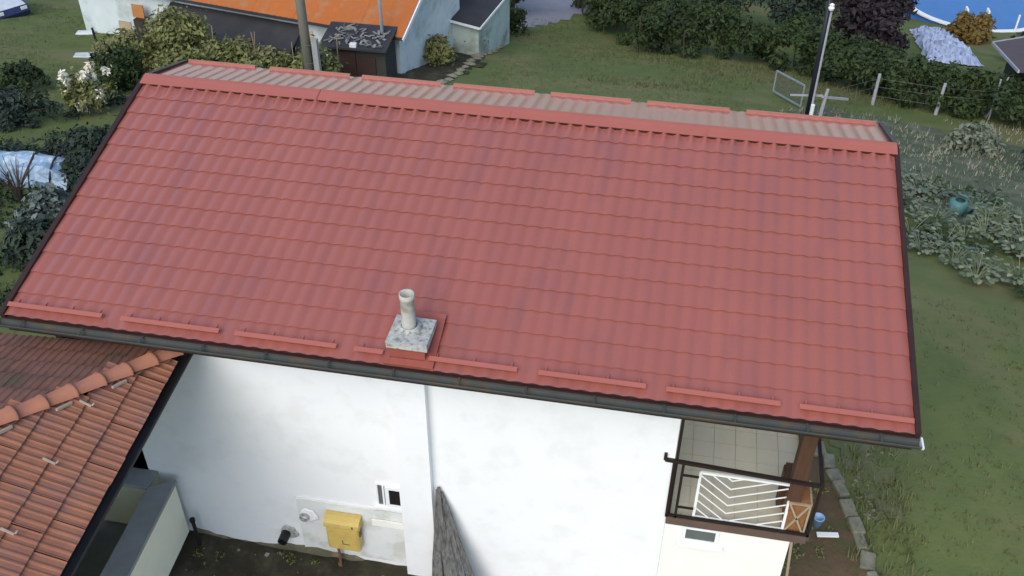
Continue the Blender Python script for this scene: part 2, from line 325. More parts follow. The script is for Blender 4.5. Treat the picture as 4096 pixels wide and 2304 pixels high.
# gable trims
for x0, x1 in ((-.07,0),(RL,RL+.06)):
    for Q, l in ((S, SL), (Fs, fl)):
        b = MB(); b.hexa([Q(x0,-.03,-.2), Q(x1,-.03,-.2), Q(x1,l,-.2), Q(x0,l,-.2), Q(x0,-.03,.05), Q(x1,-.03,.05), Q(x1,l,.05), Q(x0,l,.05)])
        b.build('gable_trim', M['brown_trim'], roof)
b = MB(); b.span((-.02,-.02,4.55), (RL+.02,.012,4.755)); b.build('fascia', M['brown_trim'], roof)
b = MB(); b.span((0,.03,4.60), (RL,.62,4.63)); b.span((0,5.35,5.36), (RL,5.68,5.39)); b.build('soffit', M['white_paint'], roof)
# gutter: an open half round channel with end caps and brackets
b = MB()
N_ = 9
for x0, x1 in ((-.10,RL+.07),):
    V = []
    for rr in (.068, .062):
        for x in (x0, x1):
            for j in range(N_):
                t = math.pi+math.pi*j/(N_-1); V.append((x, -.085+rr*math.cos(t), 4.735+rr*math.sin(t)))
    F = [(j, j+1, N_+j+1, N_+j) for j in range(N_-1)]+[(2*N_+j, 3*N_+j, 3*N_+j+1, 2*N_+j+1) for j in range(N_-1)]+[(0, N_, 3*N_, 2*N_), (N_-1, 3*N_-1, 4*N_-1, 2*N_-1)]
    b.add(V, F)
b.tube([(-.10,-.152,4.737), (RL+.07,-.152,4.737)], .008, 6)
for i in range(14): b.bar((.25+i*.80,-.155,4.742), (.25+i*.80,.0,4.75), .022, .005)
gut = b.build('gutter', M['gutter'], house)
for x in (-.115, RL+.075):
    b = MB(); b.add([(x, -.09+.082*math.cos(math.pi+math.pi*j/8), 4.755+.082*math.sin(math.pi+math.pi*j/8)) for j in range(9)]+[(x+.02, -.09+.082*math.cos(math.pi+math.pi*j/8), 4.755+.082*math.sin(math.pi+math.pi*j/8)) for j in range(9)],
        [tuple(range(9)), tuple(range(9,18))[::-1]]+[(j, 9+j, 10+j, j+1) for j in range(8)]+[(8,17,9,0)])
    b.build('gutter_end_cap', M['white_paint'], gut)
# walls
b = MB(); b.span((.83,.6,-.6), (8.5,.85,4.60)); b.build('front_wall', M['stucco'], house)
b = MB(); b.span((4.80,.47,-.6), (5.26,.598,4.597)); b.build('wall_pilaster', M['stucco'], house)
b = MB(); b.span((8.503,.602,-.6), (10.17,.85,1.99)); b.build('lower_wall', M['stucco_warm'], house, label='cream lower wall below the balcony')
b = MB(); b.span((.83,.853,-.6), (1.08,5.19,4.9)); b.span((1.083,5.20,-2), (10.2,5.34,5.34)); b.span((9.92,.853,-.8), (10.17,5.19,1.89)); b.build('side_wall', M['stucco'], house)
b = MB(); b.span((8.25,.853,2.0), (8.498,2.99,4.597)); b.span((8.25,3.0,1.9), (10.17,3.2,4.9)); b.build('balcony_back_wall', M['stucco_warm'], house)
b = MB(); b.span((10.0,3.21,1.9), (10.17,5.19,4.9)); b.build('end_wall', M['stucco'], house)
for xa, xb in ((.83,1.08),(10.0,10.17)):
    b = MB(); pr_ = [(.9,4.902),(5.19,4.902),(5.19,5.45),(4.39,5.72),(.9,4.90+.03)]
    b.add([(xa,y,z) for y, z in pr_]+[(xb,y,z) for y, z in pr_], [tuple(range(5))[::-1], tuple(range(5,10))]+[(i,(i+1)%5,5+(i+1)%5,5+i) for i in range(5)]); b.build('gable_wall', M['stucco'], house)
b = MB(); b.span((.05,1.35,-.4), (.82,1.55,4.6)); b.span((.05,.62,4.40), (.82,1.34,4.55)); b.span((.05,.62,-.4), (.15,1.34,4.39)); b.span((.16,.62,-.2), (.82,1.34,.0)); b.build('recess_wall', M['dark_in'], house)  # closing walls near black, the shade of the recess put into their colour
# render plinth with its cap line, and the dirty footing
b = MB(); b.span((3.14,.575,.12), (4.795,.597,1.27)); b.span((3.14,.562,1.272), (4.795,.597,1.290)); b.build('wall_plinth', M['plinth'], house)
b = MB()
xs = np.linspace(1.3, 4.79, 30); hs = [.12+.10*math.sin(x*2.3)+.05*random.random()-.05*(x-1.3) for x in xs]
for i in range(29):
    b.hexa([(xs[i],.54,-.3),(xs[i+1],.54,-.3),(xs[i+1],.598,-.3),(xs[i],.598,-.3),(xs[i],.57,hs[i]),(xs[i+1],.57,hs[i+1]),(xs[i+1],.598,hs[i+1]+.02),(xs[i],.598,hs[i]+.02)])
b.build('wall_footing', M['base_dirt'], house)
# small window with an outward sash, beside the pilaster
b = MB()
x0,x1,z0,z1 = 4.40,4.797,1.40,1.885
for q in (((x0,.575,z0),(x0+.03,.597,z1)), ((x0+.03,.575,z1-.03),(x1,.597,z1)), ((x0+.03,.575,z0),(x1,.597,z0+.03)), ((x0+.10,.565,z0+.03),(x0+.125,.597,z1-.03)),
          ((x0+.145,.555,z0+.032),(x0+.20,.574,z1-.032)), ((x1-.035,.555,z0+.032),(x1-.002,.574,z1-.032)), ((x0+.20,.555,z0+.032),(x1-.035,.574,z0+.085)), ((x0+.20,.555,z1-.085),(x1-.035,.574,z1-.032))): b.span(*q)
win = b.build('window', M['pvc'], house)
b = MB(); b.span((x0+.20,.562,z0+.085), (x1-.035,.568,z1-.085)); b.build('window_pane', M['glass'], win)
b = MB(); b.span((x0+.03,.585,z0+.03), (x0+.10,.597,z1-.03)); b.build('window_pane', M['glass2'], win)
b = MB(); b.span((4.36,.53,1.365), (4.797,.597,1.398)); b.build('window_sill', M['pvc'], win)
b = MB(); b.span((4.30,.53,.98), (4.797,.563,1.10)); b.build('wall_ledge', M['stucco_warm'], house)
# low window under the balcony
b = MB()
x0,x1,z0,z1 = 8.75,9.24,1.64,1.94
for q in (((x0,.57,z0),(x0+.045,.599,z1)), ((x1-.045,.57,z0),(x1,.599,z1)), ((x0+.045,.57,z1-.04),(x1-.045,.599,z1)), ((x0+.045,.57,z0),(x1-.045,.599,z0+.05))): b.span(*q)
w2 = b.build('window', M['pvc'], house)
b = MB(); b.span((x0+.045,.585,z0+.05), (x1-.045,.599,z1-.04)); b.build('window_pane', M['glass2'], w2)
b = MB(); b.span((8.70,.52,1.57), (9.32,.599,1.60)); b.build('window_sill', M['pvc'], w2)
# pipe stubs through the wall
for x, z, m, nm, L_ in ((2.87,.40,'black','vent_pipe',.20), (3.25,.93,'cap','vent_collar',.07)):
    b = MB(); n = 14; y1 = .598 if x < 3 else .563
    V = [(x+r*math.cos(2*math.pi*j/n), y, z+r*math.sin(2*math.pi*j/n)) for r, y in ((.075,y1),(.075,y1-L_),(.055,y1-L_),(.055,y1-.01)) for j in range(n)]
    b.add(V, [(i*n+j, i*n+(j+1)%n, (i+1)*n+(j+1)%n, (i+1)*n+j) for i in range(3) for j in range(n)]+[tuple(3*n+j for j in range(n))])
    vp = b.build(nm, M[m], house)
    b = MB(); b.add([(x+.05+r*math.cos(2*math.pi*j/n)*(1+.15*math.sin(5*j)), y, z+.02+r*math.sin(2*math.pi*j/n)*(1+.12*math.cos(3*j))) for r, y in ((.15,y1-.001),(.12,y1-.02)) for j in range(n)], [(j,(j+1)%n,n+(j+1)%n,n+j) for j in range(n)]+[tuple(n+j for j in range(n))])
    b.build('mortar_patch', M['cap'] if x < 3 else M['stucco'], vp)
# chimney
b = MB(); b.span((4.99,.07,4.6), (5.415,.49,5.025)); ch = b.build('chimney', M['flash'], house)
b = MB(); b.hexa([(4.96,.035,5.03),(5.455,.035,5.025),(5.45,.53,5.03),(4.955,.525,5.03),(4.955,.03,5.125),(5.45,.04,5.12),(5.455,.525,5.122),(4.96,.53,5.13)]); b.build('chimney_cap', M['cap'], ch)
b = MB(); b.lathe((5.17,.33,5.12), [(.15,0),(.15,.03),(.105,.045),(.10,.05)]); b.build('mortar_collar', M['cap'], ch, smooth=True)
b = MB(); b.lathe((5.165,.33,5.14), [(.088,0),(.088,.10),(.084,.12),(.084,.42),(.092,.43),(.092,.50),(.074,.50),(.07,.22),(0,.22)], 20); b.build('flue_pipe', M['pipe'], ch, smooth=True)
b = MB()
for xa, xb in ((4.92,4.988),(5.417,5.53)): b.hexa([S(xa,.0,.012), S(xb,.0,.012), S(xb,.72,.04), S(xa,.72,.04), S(xa,.0,.05), S(xb,.0,.05), S(xb,.72,.075), S(xa,.72,.075)])
b.hexa([S(4.92,.62,.03), S(5.53,.62,.03), S(5.53,.76,.05), S(4.92,.76,.05), S(4.92,.62,.06), S(5.53,.62,.06), S(5.53,.76,.085), S(4.92,.76,.085)])
b.hexa([S(4.92,-.02,.0), S(5.53,-.02,.0), S(5.53,.07,.0), S(4.92,.07,.0), S(4.92,-.02,.045), S(5.53,-.02,.045), S(5.53,.07,.05), S(4.92,.07,.05)])
b.build('flashing', M['flash'], ch)
# balcony
b = MB(); b.span((8.503,.602,1.993), (10.34,2.995,2.05)); bal = b.build('balcony', M['floor_tile'], house)
nX, nY = 6, 8
for i in range(nX):
    for j in range(nY):
        xa = 8.505+i*.305; ya = .61+j*.297
        bb = MB(); bb.span((xa,ya,2.052), (xa+.299,ya+.291,2.064)); bb.build('floor_tile', M['floor_tile'], bal)
b = MB(); b.span((8.505,.56,1.962), (10.36,.598,2.10)); b.span((10.345,.602,1.97), (10.40,3.2,2.10)); b.build('edge_beam', M['beam'], bal)
b = MB(); b.hexa([(9.99,.602,2.72),(10.17,.602,2.72),(10.17,.78,2.72),(9.99,.78,2.72),(9.99,.602,4.6),(10.17,.602,4.6),(10.17,.78,4.6),(9.99,.78,4.6)]); b.span((9.97,1.04,2.066), (10.17,1.2,2.75)); b.span((9.99,.785,2.72), (10.17,1.2,2.80)); b.build('timber_post', M['timber'], bal)
b = MB(); b.span((8.515,.612,2.066), (8.55,.66,4.597)); b.build('corner_post', M['rail'], bal)
b = MB()
b.bar((8.38,.58,3.20), (10.38,.58,3.10), .045); b.bar((8.38,.58,3.20), (8.38,.58,3.31), .04); b.bar((8.49,.58,2.13), (10.38,.58,2.13), .035)
for x in (8.50,8.62,10.36): b.bar((x,.58,2.10), (x,.58,3.17), .035)
b.bar((8.62,.58,2.95), (8.84,.58,2.95), .025); b.bar((8.62,.58,2.32), (8.84,.58,2.32), .025)
b.bar((10.37,.60,3.10), (10.37,2.9,3.10), .045); b.bar((10.37,.60,2.17), (10.37,2.9,2.17), .035); b.bar((10.37,1.7,2.1), (10.37,1.7,3.13), .035); b.bar((10.37,2.9,2.1), (10.37,2.9,4.5), .045)
b.build('railing', M['rail'], bal)
# ------------------------------------------------------------------ things on and by the house
def lattice(name, O, X, Z, w, h, label):
    O = np.array(O, float); X = np.array(X, float); Z = np.array(Z, float); X /= np.linalg.norm(X); Z /= np.linalg.norm(Z); Yn = np.cross(Z, X)
    t = thing(name, O, label, 'lattice panel'); P = lambda a, c, d=0: O+X*a+Z*c+Yn*d
    b = MB()
    for p_, q_ in (((0,0),(w,0)), ((w,0),(w,h)), ((w,h),(0,h)), ((0,h),(0,0))): b.bar(P(*p_), P(*q_), .035, .03, Yn)
    b.build('panel_frame', M['white_paint'], t)
    m = w*.36
    for k in range(1,10):
        for sgn in (-1, 1):
            a0 = m-.0+0; d = (k-2.6)*.17
            pts = []
            # slats fall away from the middle on both sides, a herringbone
            x0, z0 = m, h-.02-d*.9; x1, z1 = (m+sgn*m*1.0, z0+sgn*0+ .42*m*1.15)
            if sgn > 0: x1 = w-.02; z1 = z0+.42*(w-m)
            else: x1 = .02; z1 = z0+.78*m
            A = np.array((x0,z0)); B = np.array((x1,z1)); D = B-A
            lo, hi = 0, 1
            for c_, lim, up_ in ((1,.02,0),(1,h-.02,1)):
                if abs(D[c_]) > 1e-6:
                    tt = (lim-A[c_])/D[c_]
                    if up_: hi = min(hi, tt)
                    else: lo = max(lo, tt)
            if hi-lo > .05:
                A2, B2 = A+D*lo, A+D*hi; bb = MB(); bb.bar(P(*A2, .004*sgn), P(*B2, .004*sgn), .016, .010, Yn); bb.build('slat', M['white_paint'], t)
    return t
lattice('lattice_panel', (8.86,.62,2.12), (1,.0,0), (.0,.05,1), 1.17, .84, 'white wooden lattice panel standing inside the balcony railing')
t = thing('wicker_basket', (10.12,.95,2.066), 'orange brown wicker basket behind the balcony corner post', 'basket')
b = MB(); b.hexa([(10.05,.63,2.066),(10.28,.63,2.066),(10.28,1.0,2.066),(10.05,1.0,2.066),(10.04,.62,2.70),(10.30,.62,2.70),(10.30,1.02,2.70),(10.04,1.02,2.70)]); b.build('basket_body', M['wicker'], t)
b = MB()
for q in (((10.03,.605,2.68),(10.31,.605,2.68)), ((10.315,.61,2.68),(10.315,1.03,2.68)), ((10.05,.612,2.12),(10.29,.612,2.66)), ((10.05,.612,2.66),(10.29,.612,2.12)), ((10.305,.61,2.08),(10.305,.61,2.70))): b.bar(*q, .025)
b.build('basket_rim', M['board'], t)
# gas meter box
t = thing('meter_box', (3.83,.5,.35), 'yellow gas meter box with rounded lid on the white wall', 'meter box')
b = MB(); b.span((3.62,.39,.46), (4.12,.562,.99)); bx_ = b.build('box_body', M['yellow'], t)
mod = bx_.modifiers.new('bevel', 'BEVEL'); mod.width = .03; mod.segments = 3
b = MB()
prof = [(.40,.95),(.375,1.0),(.385,1.06),(.42,1.10),(.49,1.125),(.562,1.13),(.562,.95)]
for x in (3.55,4.12): pass
b.add([(3.60,y,z) for y, z in prof]+[(4.14,y,z) for y, z in prof], [tuple(range(7)), tuple(range(7,14))[::-1]]+[(i, 7+i, 7+(i+1)%7, (i+1)%7) for i in range(7)])
b.build('box_lid', M['yellow'], t)
b = MB(); b.span((3.65,.380,.50), (4.09,.3885,.92)); b.build('box_door', M['yellow'], t)
b = MB(); b.span((3.86,.376,.62), (3.872,.3795,.71)); b.span((3.872,.376,.62), (3.97,.3795,.633)); b.build('door_mark', M['yellow_dark'], t)
b = MB(); b.span((4.121,.42,.80), (4.142,.48,.94)); b.build('hinge', M['rust'], t)
b = MB(); b.span((4.03,.372,1.01), (4.055,.386,1.05)); b.build('latch', M['rust'], t)
b = MB(); b.tube([(3.74,.47,.46), (3.74,.47,-.25)], .022); b.tube([(3.72,.46,.03), (3.80,.42,-.15), (3.80,.42,-.3)], .03); b.build('supply_pipe', M['rust'], t)
# weathered planks leaning in the corner beside the pilaster
grp = 'weathered planks leaning on the wall'
pl = [((5.325,.54,1.98),(5.33,.05,-.05),.12),((5.345,.55,2.02),(5.52,-.02,-.05),.13),((5.37,.53,1.80),(5.64,-.10,-.05),.13),((5.34,.49,1.45),(5.46,-.26,-.05),.15),((5.40,.52,1.66),(5.76,-.12,-.05),.13),((5.41,.54,1.76),(5.90,.0,-.05),.12),((5.38,.57,1.92),(6.04,.10,-.05),.10)]
plab = ['leftmost grey plank upright against the pilaster', 'grey plank with the second highest tip in the leaning bundle', 'middle grey plank of the leaning bundle', 'shortest grey plank at the front of the leaning bundle', 'grey plank right of the middle of the leaning bundle', 'grey plank second from the right in the leaning bundle', 'most tilted grey plank at the right edge of the leaning bundle']
for (a, c, w), lb in zip(pl, plab):
    b = MB(); a = np.array(a); c = np.array(c); D = c-a; nrm = np.array((.15,-.95,.3)); k = 6
    X_ = D/np.linalg.norm(D); Y_ = np.cross(nrm, X_); Y_ /= np.linalg.norm(Y_); Z_ = np.cross(X_, Y_); ring = []
    for i in range(k):
        q = a+D*i/(k-1)+Y_*random.gauss(0,.006)+Z_*random.gauss(0,.006); ww = w*(.28+.72*min(1,i/4))*random.uniform(.9,1.1)
        ring += [q-Y_*ww/2-Z_*.014, q+Y_*ww/2-Z_*.014, q+Y_*ww/2+Z_*.014, q-Y_*ww/2+Z_*.014]
    b.add(ring, [(i*4+j, i*4+(j+1)%4, i*4+4+(j+1)%4, i*4+4+j) for i in range(k-1) for j in range(4)]+[(3,2,1,0), tuple(4*k-4+j for j in range(4))])
    tag(b.build('plank', M['plank']), lb, 'plank', grp)
# stick, bucket, board at the right end
b = MB(); b.tube([(10.19,.60,1.95),(10.27,.62,1.05)], .02, 6); tag(b.build('stick', M['board']), 'pale thin stick propped under the balcony corner', 'stick')
t = thing('bucket', (11.0,2.62,-.05), 'light blue plastic bucket on the earth right of the balcony', 'bucket')
b = MB(); b.lathe((11.0,2.62,-.05), [(0,.0),(.065,0),(.085,.20),(.092,.20),(.092,.21),(.08,.21),(.065,.02),(0,.02)], 18); b.build('bucket_body', M['blue_bucket'], t, smooth=True)
b = MB(); b.tube([(11.0+.09*math.cos(a), 2.60-.07*math.sin(a)*.5, .15-.09*math.sin(a)) for a in np.linspace(0, math.pi, 9)], .006, 5); b.build('bucket_handle', M['wire'], t)
b = MB(); b.box((11.15,2.42,.0), (.34,.08,.03), (math.cos(.15),math.sin(.15),0), (-math.sin(.15),math.cos(.15),0)); tag(b.build('loose_board', M['white_paint']), 'pale short board lying in front of the blue bucket', 'board')
# stone kerb between the brown bed and the lawn
t = thing('stone_kerb', (11.6,2,0), 'pale stone kerb between the brown bed and the lawn', 'kerb')
kp = [(11.02,5.3),(11.22,4.3),(11.48,3.3),(11.62,2.55),(11.77,1.8),(11.98,.9),(12.2,0),(12.45,-1)]; seg = []
for (a, c) in zip(kp[:-1], kp[1:]):
    a = np.array(a); c = np.array(c); k = max(1, int(round(np.linalg.norm(c-a)/.36)))
    for j in range(k): seg.append((a+(c-a)*j/k, a+(c-a)*(j+1)/k))
for a, c in seg:
    d = (c-a)/np.linalg.norm(c-a); m_ = (a+c)/2+rng.normal(0,.03,2); an = random.gauss(0,.14); d = np.array((d[0]*math.cos(an)-d[1]*math.sin(an), d[0]*math.sin(an)+d[1]*math.cos(an)))
    b = MB(); h = random.uniform(.09,.15); L_ = np.linalg.norm(c-a)*random.uniform(.86,.97); b.box((m_[0],m_[1],zg(*m_)+h/2-.02), (L_,random.uniform(.14,.24),h), (d[0],d[1],0), (-d[1],d[0],0), (random.gauss(0,.06),random.gauss(0,.06),1))
    o = b.build('kerb_stone', M['stone'], t); mod = o.modifiers.new('bevel', 'BEVEL'); mod.width = .025; mod.segments = 2
# rubble (nobody could count it)
def rubble(name, pts, rad, m, kind='stuff'):
    b = MB()
    for (x, y), r in zip(pts, rad):
        s = r*np.array((random.uniform(.7,1.3), random.uniform(.7,1.3), random.uniform(.4,.8))); z = zg(x, y)+s[2]*.3; a = random.random()*6.3
        V = [(x+s[0]*(q[0]*math.cos(a)-q[1]*math.sin(a))*k, y+s[1]*(q[0]*math.sin(a)+q[1]*math.cos(a))*k, z+s[2]*q[2]*k) for q in ((1,0,0),(0,1,0),(-1,0,0),(0,-1,0),(.3,.2,1),(0,0,-1)) for k in (random.uniform(.7,1.2),)]
        b.add(V, [(0,1,4),(1,2,4),(2,3,4),(3,0,4),(1,0,5),(2,1,5),(3,2,5),(0,3,5)])
    o = b.build(name, m); o['kind'] = kind; return o
rubble('rubble', [(random.uniform(1.4,4.9), random.uniform(-1.6,.45)) for _ in range(190)], [random.uniform(.015,.06) for _ in range(190)], M['pebble'])
rubble('gravel', [(random.gauss(11.95,.22), random.uniform(2.9,5.2)) for _ in range(160)], [random.uniform(.015,.05) for _ in range(160)], M['stone'])
# iron stake beside the parapet
b = MB(); b.tube([(1.50,.36,-.3),(1.47,.38,.62)], .03, 8); b.lathe((1.47,.38,.60), [(.045,0),(.045,.05),(0,.06)], 8); tag(b.build('iron_stake', M['black']), 'short dark iron stake at the corner of the cream parapet', 'stake')

# ------------------------------------------------------------------ the lower house with clay tiles
C = np.array((2.05,.34,4.2)); e1 = np.array((.0696,-.9976,0)); n1 = np.array((-.9976,-.0696,0)); zz = np.array((0,0,1.)); K1, K2 = .48, .29
h2 = thing('tiled_house', (-2,-4,0), 'lower house with orange clay tile hip roof and black gutter at left', 'house')
def P2(s, t, h=0): return C+e1*s+n1*t+zz*(min(K1*t, K2*s)+h)
TR, LS = 3.0, 9.0
hs = TR*K1/K2
b = MB()
for h in (-.05, -.14): 
    b.add([P2(0,0,h), P2(LS,0,h), P2(LS,TR,h), P2(hs,TR,h), C+n1*2*TR+zz*h, C+e1*LS+n1*2*TR+zz*h], [(0,1,2,3), (0,3,4), (3,2,5,4)])
rf2 = b.build('roof', M['roof_deck'], h2)
l1 = math.hypot(1, K1); v1 = (n1+zz*K1)/l1; w1 = np.cross(v1, e1)*-1
if w1[2] < 0: w1 = -w1
l2 = math.hypot(1, K2); v2 = (e1+zz*K2)/l2; w2_ = np.cross(n1, v2); w2_ = w2_ if w2_[2] > 0 else -w2_
def clay_mesh(w, ln, flip, m):
    # interlocking tile: pan, round rib at one side, thick front edge laid over the course below
    b = MB(); pr = [(0,.010),(.10,.0),(.36,.0),(.44,.008),(.52,.012),(.60,.008),(.66,.0),(.86,.0),(.93,.012),(1.0,.014)]; n = len(pr); V = []
    for v, dh, bk in ((-.045,.014,.0),(-.045,.036,0),(.02,.034,0),(ln,.006,0)):
        for x, z in pr: V.append((x*w, v, z+dh))
    F = [(r*n+i, r*n+i+1, (r+1)*n+i+1, (r+1)*n+i) for r in range(3) for i in range(n-1)]
    V[:n] = [(x, v+.02, z) for x, v, z in V[:n]]
    if flip: F = [f[::-1] for f in F]
    return b.add(V, F).mesh('clay_tile', m)
TW2, CL = .205, .345
det1 = np.linalg.det(np.stack([e1, v1, w1], 1)) < 0; det2 = np.linalg.det(np.stack([n1, v2, w2_], 1)) < 0
m1 = clay_mesh(TW2, CL, det1, M['clay']); m2 = clay_mesh(TW2, CL, det2, M['clay_shade']); cnt = 0; far1 = MB()
def jig(): return random.gauss(0, .004)
for c in range(10):
    for i in range(int(LS/TW2)):
        s, v = i*TW2, c*CL; t = v/l1
        if t+.10 > TR or K1*(t+.12) > K2*(s+TW2*.8): continue
        if s > 5.2: continue
        cnt += 1; inst('clay_tile', m1, frame(e1, v1, w1, C+e1*(s+jig())+v1*(v+jig())+w1*(.0+jig()*.6)), rf2)
for c in range(14):
    for i in range(int(4.6/TW2)):
        t, v = i*TW2, c*CL; s = v/l2
        if K2*(s+.15) > K1*(t+TW2*.8) or s > 4: continue
        cnt += 1; inst('clay_tile', m2, frame(n1, v2, w2_, C+n1*(t+jig())+v2*(v+jig())+w2_*(jig()*.6)), rf2)
# hip tiles
hd = np.array((n1*K2/K1+e1)); hv = hd+zz*K2; hl = np.linalg.norm(hv); hv /= hl; hx = np.cross(hv, zz); hx /= np.linalg.norm(hx); hz = np.cross(hx, hv)
b = MB(); n = 9; V = []
for v, r in ((-.03,.125),(.0,.125),(.0,.115),(.40,.088)):
    for j in range(n):
        a = math.pi*j/(n-1); V.append((r*math.cos(a)*1.05, v, r*math.sin(a)*.8))
b.add(V, [(k*n+j, k*n+j+1, (k+1)*n+j+1, (k+1)*n+j) for k in range(3) for j in range(n-1)])
hm = b.mesh('hip_tile', M['clay_hip'], smooth=True)
for i in range(11):
    q = C+hv*(.06+i*.365)+zz*.035; a = random.gauss(0,.03)
    X_ = hx*math.cos(a)+hv*math.sin(a); Y_ = hv*math.cos(a)-hx*math.sin(a); inst('hip_tile', hm, frame(X_, Y_, hz, q+hz*random.gauss(0,.006)), rf2)
# mortar smears under the hip tiles and snow hooks on the slope
b = MB()
for k in (0,2,4,5): q = C+hv*(.75+k*.36)+e1*.18+zz*.03-n1*.05; b.bar(q, q+hv*.22-n1*.03, .03, .03)
b.build('mortar_smear', M['mortar'], rf2)['kind'] = 'stuff'
for s, t in ((1.35,.62),(2.25,.62),(3.2,.6),(2.1,1.5),(3.1,1.4)):
    q = P2(s,t,.075); b = MB(); b.bar(q, q+e1*.02-n1*.14-zz*.055, .022, .016); b.bar(q-n1*.14-zz*.06, q-n1*.17-zz*.02, .02, .016); b.build('snow_hook', M['mortar'], rf2)
# gutter, fascia, wall
b = MB(); V = []
ov = -.085
for s in (-.12, LS):
    for j in range(9):
        a = math.pi+math.pi*j/8; V.append(C+e1*s+n1*(ov+.075*math.cos(a))+zz*(-.02+.08*math.sin(a)))
    for j in range(9):
        a = math.pi+math.pi*j/8; V.append(C+e1*s+n1*(ov+.067*math.cos(a))+zz*(-.02+.072*math.sin(a)))
b.add(V, [(j, j+1, 19+j, 18+j) for j in range(8)]+[(9+j, 27+j, 28+j, 10+j) for j in range(8)]+[tuple(range(9))])
b.bar(C+e1*-.12+n1*(ov-.08)+zz*-.02, C+e1*LS+n1*(ov-.08)+zz*-.02, .02, .02)
b.build('gutter', M['black'], h2)
b = MB(); q = C-zz*.13
b.hexa([q+e1*-.02+n1*.015-zz*.06, q+e1*LS+n1*.015-zz*.06, q+e1*LS+n1*.045-zz*.06, q+e1*-.02+n1*.045-zz*.06, q+e1*-.02+n1*.015+zz*.1, q+e1*LS+n1*.015+zz*.1, q+e1*LS+n1*.045+zz*.1, q+e1*-.02+n1*.045+zz*.1])
b.hexa([q+n1*.0-e1*.02-zz*.06, q+n1*5-e1*.02-zz*.06, q+n1*5+e1*.015-zz*.06, q+n1*.0+e1*.015-zz*.06, q+n1*.0-e1*.02+zz*.1, q+n1*5-e1*.02+zz*.1, q+n1*5+e1*.015+zz*.1, q+n1*.0+e1*.015+zz*.1])
b.build('fascia', M['brown_trim'], h2)
b = MB(); b.hexa([q+e1*.03+n1*.05-zz*.04, q+e1*LS+n1*.05-zz*.04, q+e1*LS+n1*2.2-zz*.04, q+e1*.03+n1*2.2-zz*.04, q+e1*.03+n1*.05-zz*.01, q+e1*LS+n1*.05-zz*.01, q+e1*LS+n1*2.2-zz*.01, q+e1*.03+n1*2.2-zz*.01]); b.build('soffit', M['board'], h2)
b = MB(); b.span((-4.5,-9.5,-.4), (.02,.12,4.02)); b.build('wall', M['old_white'], h2)
# the small terrace with its parapet
b = MB(); b.span((.023,-6,-.4), (.98,.26,.42)); ter = b.build('terrace', M['dark_conc'], h2)
def par(a, c, z0, z1, nm, m): b = MB(); b.span(a+(z0,), c+(z1,)); return b.build(nm, m, h2)
b = MB(); b.hexa([(1.0,.30,.22),(1.30,.46,.22),(1.68,-6,.22),(1.3,-6,.22),(1.0,.30,1.33),(1.30,.46,1.33),(1.68,-6,1.33),(1.3,-6,1.33)][::1])
b.f = [(3,2,1,0),(4,7,6,5)[::-1],(0,1,5,4),(1,2,6,5),(2,3,7,6),(3,0,4,7)]; b.build('parapet', M['cream'], h2)
b = MB(); b.hexa([(.98,.27,1.333),(1.325,.49,1.333),(1.70,-6,1.333),(1.28,-6,1.333),(.98,.27,1.40),(1.325,.49,1.40),(1.70,-6,1.40),(1.28,-6,1.40)]); b.build('parapet_cap', M['concrete'], h2)
b = MB(); b.span((.02,.285,-.3), (.975,.59,1.33)); b.build('back_parapet', M['olive_conc'], h2)
b = MB(); b.span((-.25,.265,1.335), (.975,.592,1.40)); b.build('back_parapet_cap', M['concrete'], h2)
b = MB(); b.span((.98,-6,-.4), (1.24,.25,.215)); b.build('terrace_base', M['dark_conc'], h2)

# ------------------------------------------------------------------ foliage
def leaves(centres, radii, n, size, squash=.8, droop=0.0, shell=.45):
    """small folded leaf faces scattered through clumps, denser to their surface"""
    centres = np.array(centres, float); radii = np.array(radii, float)
    w = radii**2; idx = rng.choice(len(centres), n, p=w/w.sum())
    d = rng.normal(size=(n,3)); d /= np.linalg.norm(d, axis=1)[:,None]
    r = radii[idx]*(shell+(1-shell)*rng.random(n))**.7*(1+.15*rng.normal(size=n)); r = np.where(rng.random(n) < .13, r*(1.1+.5*rng.random(n)), r)
    P = centres[idx]+d*r[:,None]*np.array((1,1,squash))
    nrm = d*.8+rng.normal(size=(n,3))*.55+np.array((0,0,.45)); nrm /= np.linalg.norm(nrm, axis=1)[:,None]
    a = np.cross(nrm, rng.normal(size=(n,3))); a /= np.linalg.norm(a, axis=1)[:,None]; a[:,2] -= droop
    bb = np.cross(nrm, a); s = size*(.45+1.1*rng.random(n)**1.5)[:,None]
    V = np.stack([P-a*s, P+bb*s*.5+nrm*s*.12, P+a*s, P-bb*s*.5+nrm*s*.12], 1).reshape(-1,3)
    F = np.arange(4*n).reshape(-1,4)
    return V, F
def lobj(name, V, F, m, parent=None):
    me = bpy.data.meshes.new(name); off = WO[parent.name] if parent else np.zeros(3)
    me.from_pydata((V-off).tolist(), [], F.tolist()); me.materials.append(m)
    o = bpy.data.objects.new(name, me); COL.objects.link(o); WO[o.name] = off
    if parent: o.parent = parent
    return o
